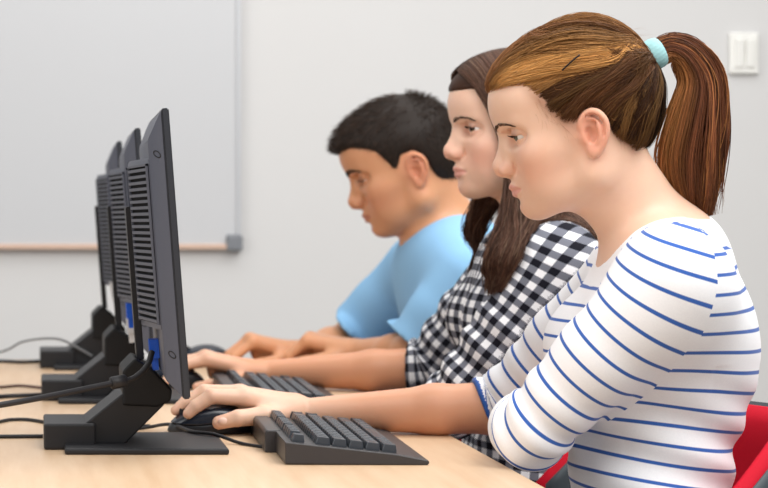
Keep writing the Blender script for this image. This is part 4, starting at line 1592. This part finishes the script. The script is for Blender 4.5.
def around(V, sh, el, wr, y0):
    """length round the sleeve"""
    h = np.clip(((V - sh) @ (el - sh)) / ((el - sh) @ (el - sh)), 0, 1)
    c = sh + h[:, None] * (el - sh)
    below = np.clip(((V - el) @ (wr - el)) / ((wr - el) @ (wr - el)), 0, 1)
    c = np.where((below > 0)[:, None], el + below[:, None] * (wr - el), c)
    d = V - c
    ax = (el - sh) / np.linalg.norm(el - sh)
    a = np.cross(ax, [0, 1.0, 0]); a /= np.linalg.norm(a); b = np.cross(ax, a)
    return np.arctan2(d @ a, -(d @ b) * y0) * .049


va = np.where(near, around(V, SH2N, EL2N, WR2N, 1), around(V, SH2F, EL2F, WR2F, 1))
side = dt - np.minimum(dn, df) + .004
wr_ = hermite_noise(Vf, 31, ((12, 1.), (26, .6)))
dsp = .0034 * np.sin(ua * 2 * PI / .050 + 2.6 * wr_) * np.clip(side / .01, 0, 1) * np.clip((ua - .06) / .08, 0, 1) + .0028 * hermite_noise(Vf, 33, ((16, 1.), (34, .6)))
me = mesh_np('shirt', V + S2.grad(V) * dsp[:, None], Q)
vattr(me, 'u_body', V[:, 2] + .003 * wr_ + .12 * (V[:, 0] - .74)); vattr(me, 'v_body', np.arctan2(V[:, 1] - 3.09, -(V[:, 0] - .74)) * .115 + .003 * wr_)
vattr(me, 'u_arm', ua + .002 * wr_); vattr(me, 'v_arm', va); vattr(me, 'side', side)
link('shirt', me, M_CHECK, P2, smooth=True, world=True)
# collar of the shirt
CF = Field()
CF.rc(NB2 + [.004, 0, -.004], NB2 + [-.008, 0, .022], .071, .064, .002)
CF.rc(NB2 + [.004, 0, -.014], NB2 + [-.010, 0, .040], .066, .058, .003, 'sub')
CF.fn(lambda X: (X[:, 2] - (NB2[2] + .016 + .25 * (X[:, 0] - NB2[0]))), k=.003)
CF.fn(lambda X: -(X[:, 2] - (NB2[2] - .030)), k=.003)
V, Q = CF.mesh(.003)
me = mesh_np('collar', relax(V, Q, 1), Q)
vattr(me, 'u_body', V[:, 2]); vattr(me, 'v_body', np.arctan2(V[:, 1] - NB2[1], -(V[:, 0] - NB2[0])) * .07); vattr(me, 'u_arm', V[:, 2]); vattr(me, 'v_arm', V[:, 2]); vattr(me, 'side', -np.ones(len(V)))
link('collar', me, M_CHECK, P2, smooth=True, world=True)
trousers_and_shoes(P2, (.722, 3.09, .56), M_JEANS)

# long straight hair, parted in the middle
HV2 = Field(); h = HF(HV2, H2)
h.el((-.002, 0, .050), (.0970, .0790, .0880), .02)
h.el((.040, 0, .074), (.0540, .057, .0450), .03)
h.el((-.040, 0, -.010), (.052, .066, .070), .04)
CAP2 = Field(); CAP2.p = [dict(q) for q in HV2.p]
LINE2 = cap_line([(-.2, -.09), (-.010, -.09), (.012, -.04), (.030, .005), (.040, .035), (.055, .062), (.070, .080), (.2, .082)])
CAP2.p = grown(CAP2.p, -.002)
CAP2.fn(lambda X: (lambda Lx: (LINE2(Lx) - Lx[:, 2]) * .6)(H2.L(X)), k=.006)
V, Q = CAP2.mesh(.004); V = relax(V, Q, 2)
L2 = H2.L(V)
me = mesh_np('hair', V, Q)
vattr(me, 'tint', np.tile([.048, .021, .012], (len(V), 1)))
HAIR2 = link('hair', me, M_HAIR, P2, smooth=True, world=True)
BODY2 = Field(); BODY2.p = HV2.p + S2.p


def long_hair(n=5200, M=26):
    par = RNG.uniform(-.065, .078, n)                       # along the parting
    sd = np.where(RNG.random(n) < .62, 1.0, -1.0)
    back = np.clip((.03 - par) / .09, 0, 1)
    topu = np.interp(par, [-.07, -.03, .03, .06, .08], [.118, .136, .134, .122, .105])
    lay = RNG.random(n)
    g = lambda s: RNG.normal(0, s, n)
    # points down the head: parting, temple, ear, jaw, shoulder, ends
    A = np.stack([par, sd * (.002 + .004 * lay), topu], 1)
    Bp = np.stack([par * .85 + .004, sd * (.045 + .006 * lay), topu - .022], 1)
    f2 = np.interp(par, [-.065, .02, .078], [-.080, -.010, .056])
    l2 = np.interp(par, [-.065, .0, .078], [.040, .080, .070])
    Cp = np.stack([f2, sd * (l2 + .004 * lay), .045 + g(.004)], 1)
    f3 = np.interp(par, [-.065, .02, .078], [-.084, -.020, .042])
    Dp = np.stack([f3, sd * (l2 + .008 + .010 * lay), -.030 + g(.006)], 1)
    return A, Bp, Cp, Dp, sd, par, lay


A, Bp, Cp, Dp, sd, par, lay = long_hair()
n = len(A)
# lower part in the room: near hair falls over the near shoulder to the chest, far hair over the far side
jit = lambda s: RNG.normal(0, s, (n, 3))
r = RNG.random((n, 1))
nearE = at(492, 246, 2.93) * (1 - r) + at(520, 244, 2.90) * r
nearT = at(488, 292, 2.93) * (1 - r) + at(503, 286, 2.90) * r
farE = at(468, 222, 3.17) * (1 - r) + at(482, 232, 3.19) * r
farT = at(476, 252, 3.17) * (1 - r) + at(492, 275, 3.19) * r
bk = (par < -.005)[:, None]
backE = at(545, 225, 2.95) * (1 - r) + at(592, 232, 3.02) * r
backT = at(560, 262, 2.95) * (1 - r) + at(606, 280, 3.05) * r
isn = (sd > 0)[:, None]
mv = RNG.random((n, 1)) < .55
E = np.where(isn, np.where(bk & ~mv, backE, nearE), np.where(bk, backE + [.01, .12, 0], farE)) + jit(.0035)
Tt = np.where(isn, np.where(bk & ~mv, backT, nearT), np.where(bk, backT + [.01, .12, 0], farT)) + jit(.0030)
cut = RNG.uniform(.72, 1.06, (n, 1)); Tt = E + (Tt - E) * cut
W4 = [H2.W(x) for x in (A, Bp, Cp, Dp)] + [E, Tt]
# Catmull-Rom through six points for every strand
K = np.stack(W4, 1)
P = np.stack([catmull(K[:, :, i].T, 28).T for i in range(3)], 2)
X = P.reshape(-1, 3).astype(np.float32)
lim = np.repeat((.0005 + .0035 * lay)[:, None], 28, 1).reshape(-1).astype(np.float32)
for _ in range(3):
    d = BODY2.ev(X)
    need = np.clip(lim - d, 0, .05)
    X = X + need[:, None] * BODY2.grad(X)
P = X.reshape(n, 28, 3)
tone = RNG.random((n, 1))
c = np.array([.075, .036, .023]) * (.5 + tone * 1.2)
c = np.where(RNG.random((n, 1)) > .86, np.array([.17, .10, .065]), c)
strands('hair_strand', P, np.interp(np.linspace(0, 1, 28), [0, .1, .9, 1], [.0004, .00065, .0006, .0002]), c, M_HAIR, HAIR2)

# ------------------------------------------------------------------ person in the light blue shirt
def blue_fabric():
    m = Mat('light_blue_cotton')
    nz = m.noise(500, 3)
    c = m.mix(nz, srgb(138, 186, 226), srgb(150, 198, 233))
    c = m.mix(m.attr('print'), c, srgb(232, 238, 244))
    m.set(c, .85, .15)
    m.bump(m.noise(1200, 2), .1, .0004)
    return m.m


M_TEE = blue_fabric()
H3 = Head(at(410.5, 176.5, 3.71), math.radians(9.0), math.radians(21), s=1.06)
P3 = empty('person', (.76, 2.46 + 2 * STEP, 0))
tag(P3, 'person with short dark hair in light blue T-shirt, farthest away, looking down', 'person', 'people working at the monitors')
NB3 = at(447, 247, 3.73)
SH3N, EL3N, WR3N = np.array([.722, 3.545, .905]), np.array([.632, 3.565, .778]), np.array([.560, 3.710, .775])
SH3F, EL3F, WR3F = np.array([.700, 3.900, .905]), np.array([.578, 3.945, .775]), np.array([.468, 3.825, .764])
T3 = torso_general((.775, 3.72, .575), .055, .145, NB3, (SH3N, SH3F), .088)
A3N = arm1(SH3N, EL3N, WR3N, ra=(.049, .044, .036), rf=(.036, .034, .0215)); A3F = arm1(SH3F, EL3F, WR3F, ra=(.049, .044, .036), rf=(.036, .034, .0215))
B3 = Field()
head_shape(B3, H3, male=True, lid=.32, gaze_down=1.2)
B3.rc(H3.w(-.020, 0, -.030), NB3 + [.014, 0, 0], .0520, .056, .028)
B3.rc(H3.w(-.004, 0, -.058), NB3 + [-.014, 0, 0], .028, .034, .03)
B3.p += T3.p + A3N + A3F
add_hand(B3, WR3F, (-1, -.10, .12), (.1, -1, 0), curl=(.75, 1.0, .6), size=1.0, lift=.010, tcurl=.3)
add_hand(B3, WR3N, (-.85, .45, .10), (-.5, -.8, 0), curl=(.8, 1.1, .7), size=1.0, lift=.006, tcurl=.3)
V, Q = B3.mesh(.0024)
V = relax(V, Q, 1, .3)
me = mesh_np('body', V, Q)
vattr(me, 'skin', skin_colors(V, H3, (.64, .315, .165), (.46, .18, .12), (.62, .25, .14)))
link('body', me, M_SKIN, P3, smooth=True, world=True)
eyes(H3, P3, M_IRIS_B, (1, .02, -.35))
brows_lashes(H3, B3, P3, np.array([.022, .014, .011]), thick=1.3, lid=.32, gaze_down=1.2)
S3 = Field()
S3.p = grown(arm1(SH3N, EL3N, WR3N, ra=(.051, .049, .046), rf=(.046, .046, .04), end=.3), .011)
cN = at(392, 340, 3.545)
S3.cut(SH3N + (EL3N - SH3N) * .90, EL3N - SH3N + np.array([0, 0, 0]), EL3N + (EL3N - SH3N) * .35, .13, .004)
S3.p += grown(arm1(SH3F, EL3F, WR3F, ra=(.051, .049, .046), rf=(.046, .046, .04), end=.3), .010)
S3.cut(SH3F + (EL3F - SH3F) * .84, EL3F - SH3F, EL3F + (EL3F - SH3F) * .35, .13, .004)
S3.p += grown(T3.p, .011)
S3.rc(H3.w(-.010, 0, -.03), NB3 + [-.010, 0, -.004], .060, .064, .004, 'sub')
S3.cut((.74, 3.72, .50), (0, 0, -1), (.74, 3.72, .36), .4, .003)
V, Q = S3.mesh(.0036)
V = relax(V, Q, 1, .4)
Vf = V.astype(np.float32)
dsp = .0032 * hermite_noise(Vf, 41, ((11, 1.), (22, .8), (40, .4)))
AN_, AF_ = arm_u(V, SH3N, EL3N, WR3N), arm_u(V, SH3F, EL3F, WR3F)
me = mesh_np('t_shirt', V + S3.grad(V) * dsp[:, None], Q)
cp = at(389, 306, 3.60)
vattr(me, 'print', np.clip(1.6 * np.exp(-(((V - cp) / [.015, .10, .016]) ** 2).sum(1)) - .3, 0, 1))
link('t_shirt', me, M_TEE, P3, smooth=True, world=True)
trousers_and_shoes(P3, (.775, 3.72, .56), M_JEANS)

# short dark hair
HV3 = Field(); h = HF(HV3, H3)
h.el((-.002, 0, .050), (.0975, .0760, .0860), .02)
h.el((.046, 0, .078), (.0560, .056, .0400), .025)
h.el((-.046, 0, .010), (.040, .056, .045), .025)
CAP3 = Field(); CAP3.p = [dict(q) for q in HV3.p]
LINE3 = cap_line([(-.2, -.045), (-.060, -.045), (-.040, -.030), (-.033, .0), (-.030, .020), (-.018, .036), (.004, .036), (.012, .020), (.020, .006), (.026, .030), (.036, .050), (.055, .064), (.075, .076), (.2, .080)])
CAP3.fn(lambda X: (lambda Lx: (LINE3(Lx) - Lx[:, 2]) * .6)(H3.L(X)), k=.006)
V, Q = CAP3.mesh(.004); V = relax(V, Q, 2)
L3 = H3.L(V)
me = mesh_np('hair', V, Q); vattr(me, 'tint', np.tile([.020, .014, .011], (len(V), 1)))
HAIR3 = link('hair', me, M_HAIR, P3, smooth=True, world=True)
n = 5200
Ls = L3[L3[:, 2] > LINE3(L3)]
R3 = Ls[RNG.integers(0, len(Ls), n)]
Nn = HV3.grad(H3.W(R3).astype(np.float32)) @ H3.R.astype(np.float32)
flow = np.stack([np.interp(R3[:, 2], [0, .08, .13], [-.2, .55, .9]), np.sign(R3[:, 1]) * .15, np.interp(R3[:, 2], [0, .06, .13], [-1, -.55, .05])], 1)
flow[:, 0] = np.where(R3[:, 0] < -.04, -.15, flow[:, 0])
length = np.interp(R3[:, 2], [0, .05, .12], [.006, .010, .016]) * RNG.uniform(.7, 1.2, n) * np.clip((R3[:, 2] - LINE3(R3)) / .014, .3, 1)
t = np.linspace(0, 1, 5)[None, :, None]
d0 = Nn * .35 + flow * .8 + RNG.normal(0, .16, (n, 3)); d0 /= np.linalg.norm(d0, axis=1, keepdims=True)
P = R3[:, None] - Nn[:, None] * .003 + d0[:, None] * (length[:, None, None] * t) + (flow - Nn * .45)[:, None] * (length[:, None, None] * .45 * t ** 2)
strands('hair_strand', H3.W(P.reshape(-1, 3)).reshape(n, 5, 3), np.array([.0006, .0006, .0005, .0004, .0001]), np.array([.032, .019, .013]) * RNG.uniform(.5, 1.7, (n, 1)), M_HAIR, HAIR3)
# ------------------------------------------------------------------ light and camera
w = bpy.data.worlds.new('world'); SC.world = w; w.use_nodes = True
bg = w.node_tree.nodes['Background']
bg.inputs[0].default_value = (1.0, .995, .99, 1)
bg.inputs[1].default_value = .40


def area(name, loc, target, size, power, col=(1, 1, 1)):
    l = bpy.data.lights.new(name, 'AREA'); l.shape = 'RECTANGLE'; l.size, l.size_y = size; l.energy = power; l.color = col
    o = bpy.data.objects.new(name, l); COL.objects.link(o); o.location = loc
    d = Vector(target) - Vector(loc); o.rotation_euler = d.to_track_quat('-Z', 'Y').to_euler()
    return o


area('window_light', (-2.6, 1.6, 2.1), (.5, 2.8, .9), (2.6, 1.8), 40, (1.0, .995, .985))
area('ceiling_light', (.6, 1.2, 3.0), (.55, 2.9, .8), (2.4, 2.0), 40, (1.0, .995, .985))
area('ceiling_light_rear', (.2, 3.9, 3.0), (.2, 3.9, 0), (2.6, 1.2), 26, (1.0, .995, .99))
area('added_light_right', (1.7, 2.9, 2.9), (.65, 2.5, .9), (1.8, 1.6), 40, (1.0, .995, .985))  # lamp added to brighten the neck and back of the nearest figure
area('added_light_front', (1.5, .9, 2.9), (.62, 2.4, .9), (1.8, 1.6), 46, (1.0, .995, .985))  # another lamp added for the neck, from the camera's right

cam = bpy.data.cameras.new('camera')
co = bpy.data.objects.new('camera', cam); COL.objects.link(co)
co.location = (0, 0, CAM_Z)
# the camera looks level down the row; the lens is shifted, which keeps the verticals upright
co.rotation_euler = (math.pi / 2, 0, 0)
cam.shift_x = (384 - 32) / 768
cam.shift_y = -(244 - 204) / 768
cam.sensor_width = 36; cam.lens = FPX * 36 / 768
cam.clip_start = .05; cam.clip_end = 50
cam.dof.use_dof = True
cam.dof.focus_distance = 2.40
cam.dof.aperture_fstop = 9.0
SC.camera = co
SC.view_settings.view_transform = 'Standard'
SC.view_settings.look = 'None'
SC.view_settings.exposure = 0.0
SC.view_settings.gamma = 1.0
SC.view_settings.use_curve_mapping = False
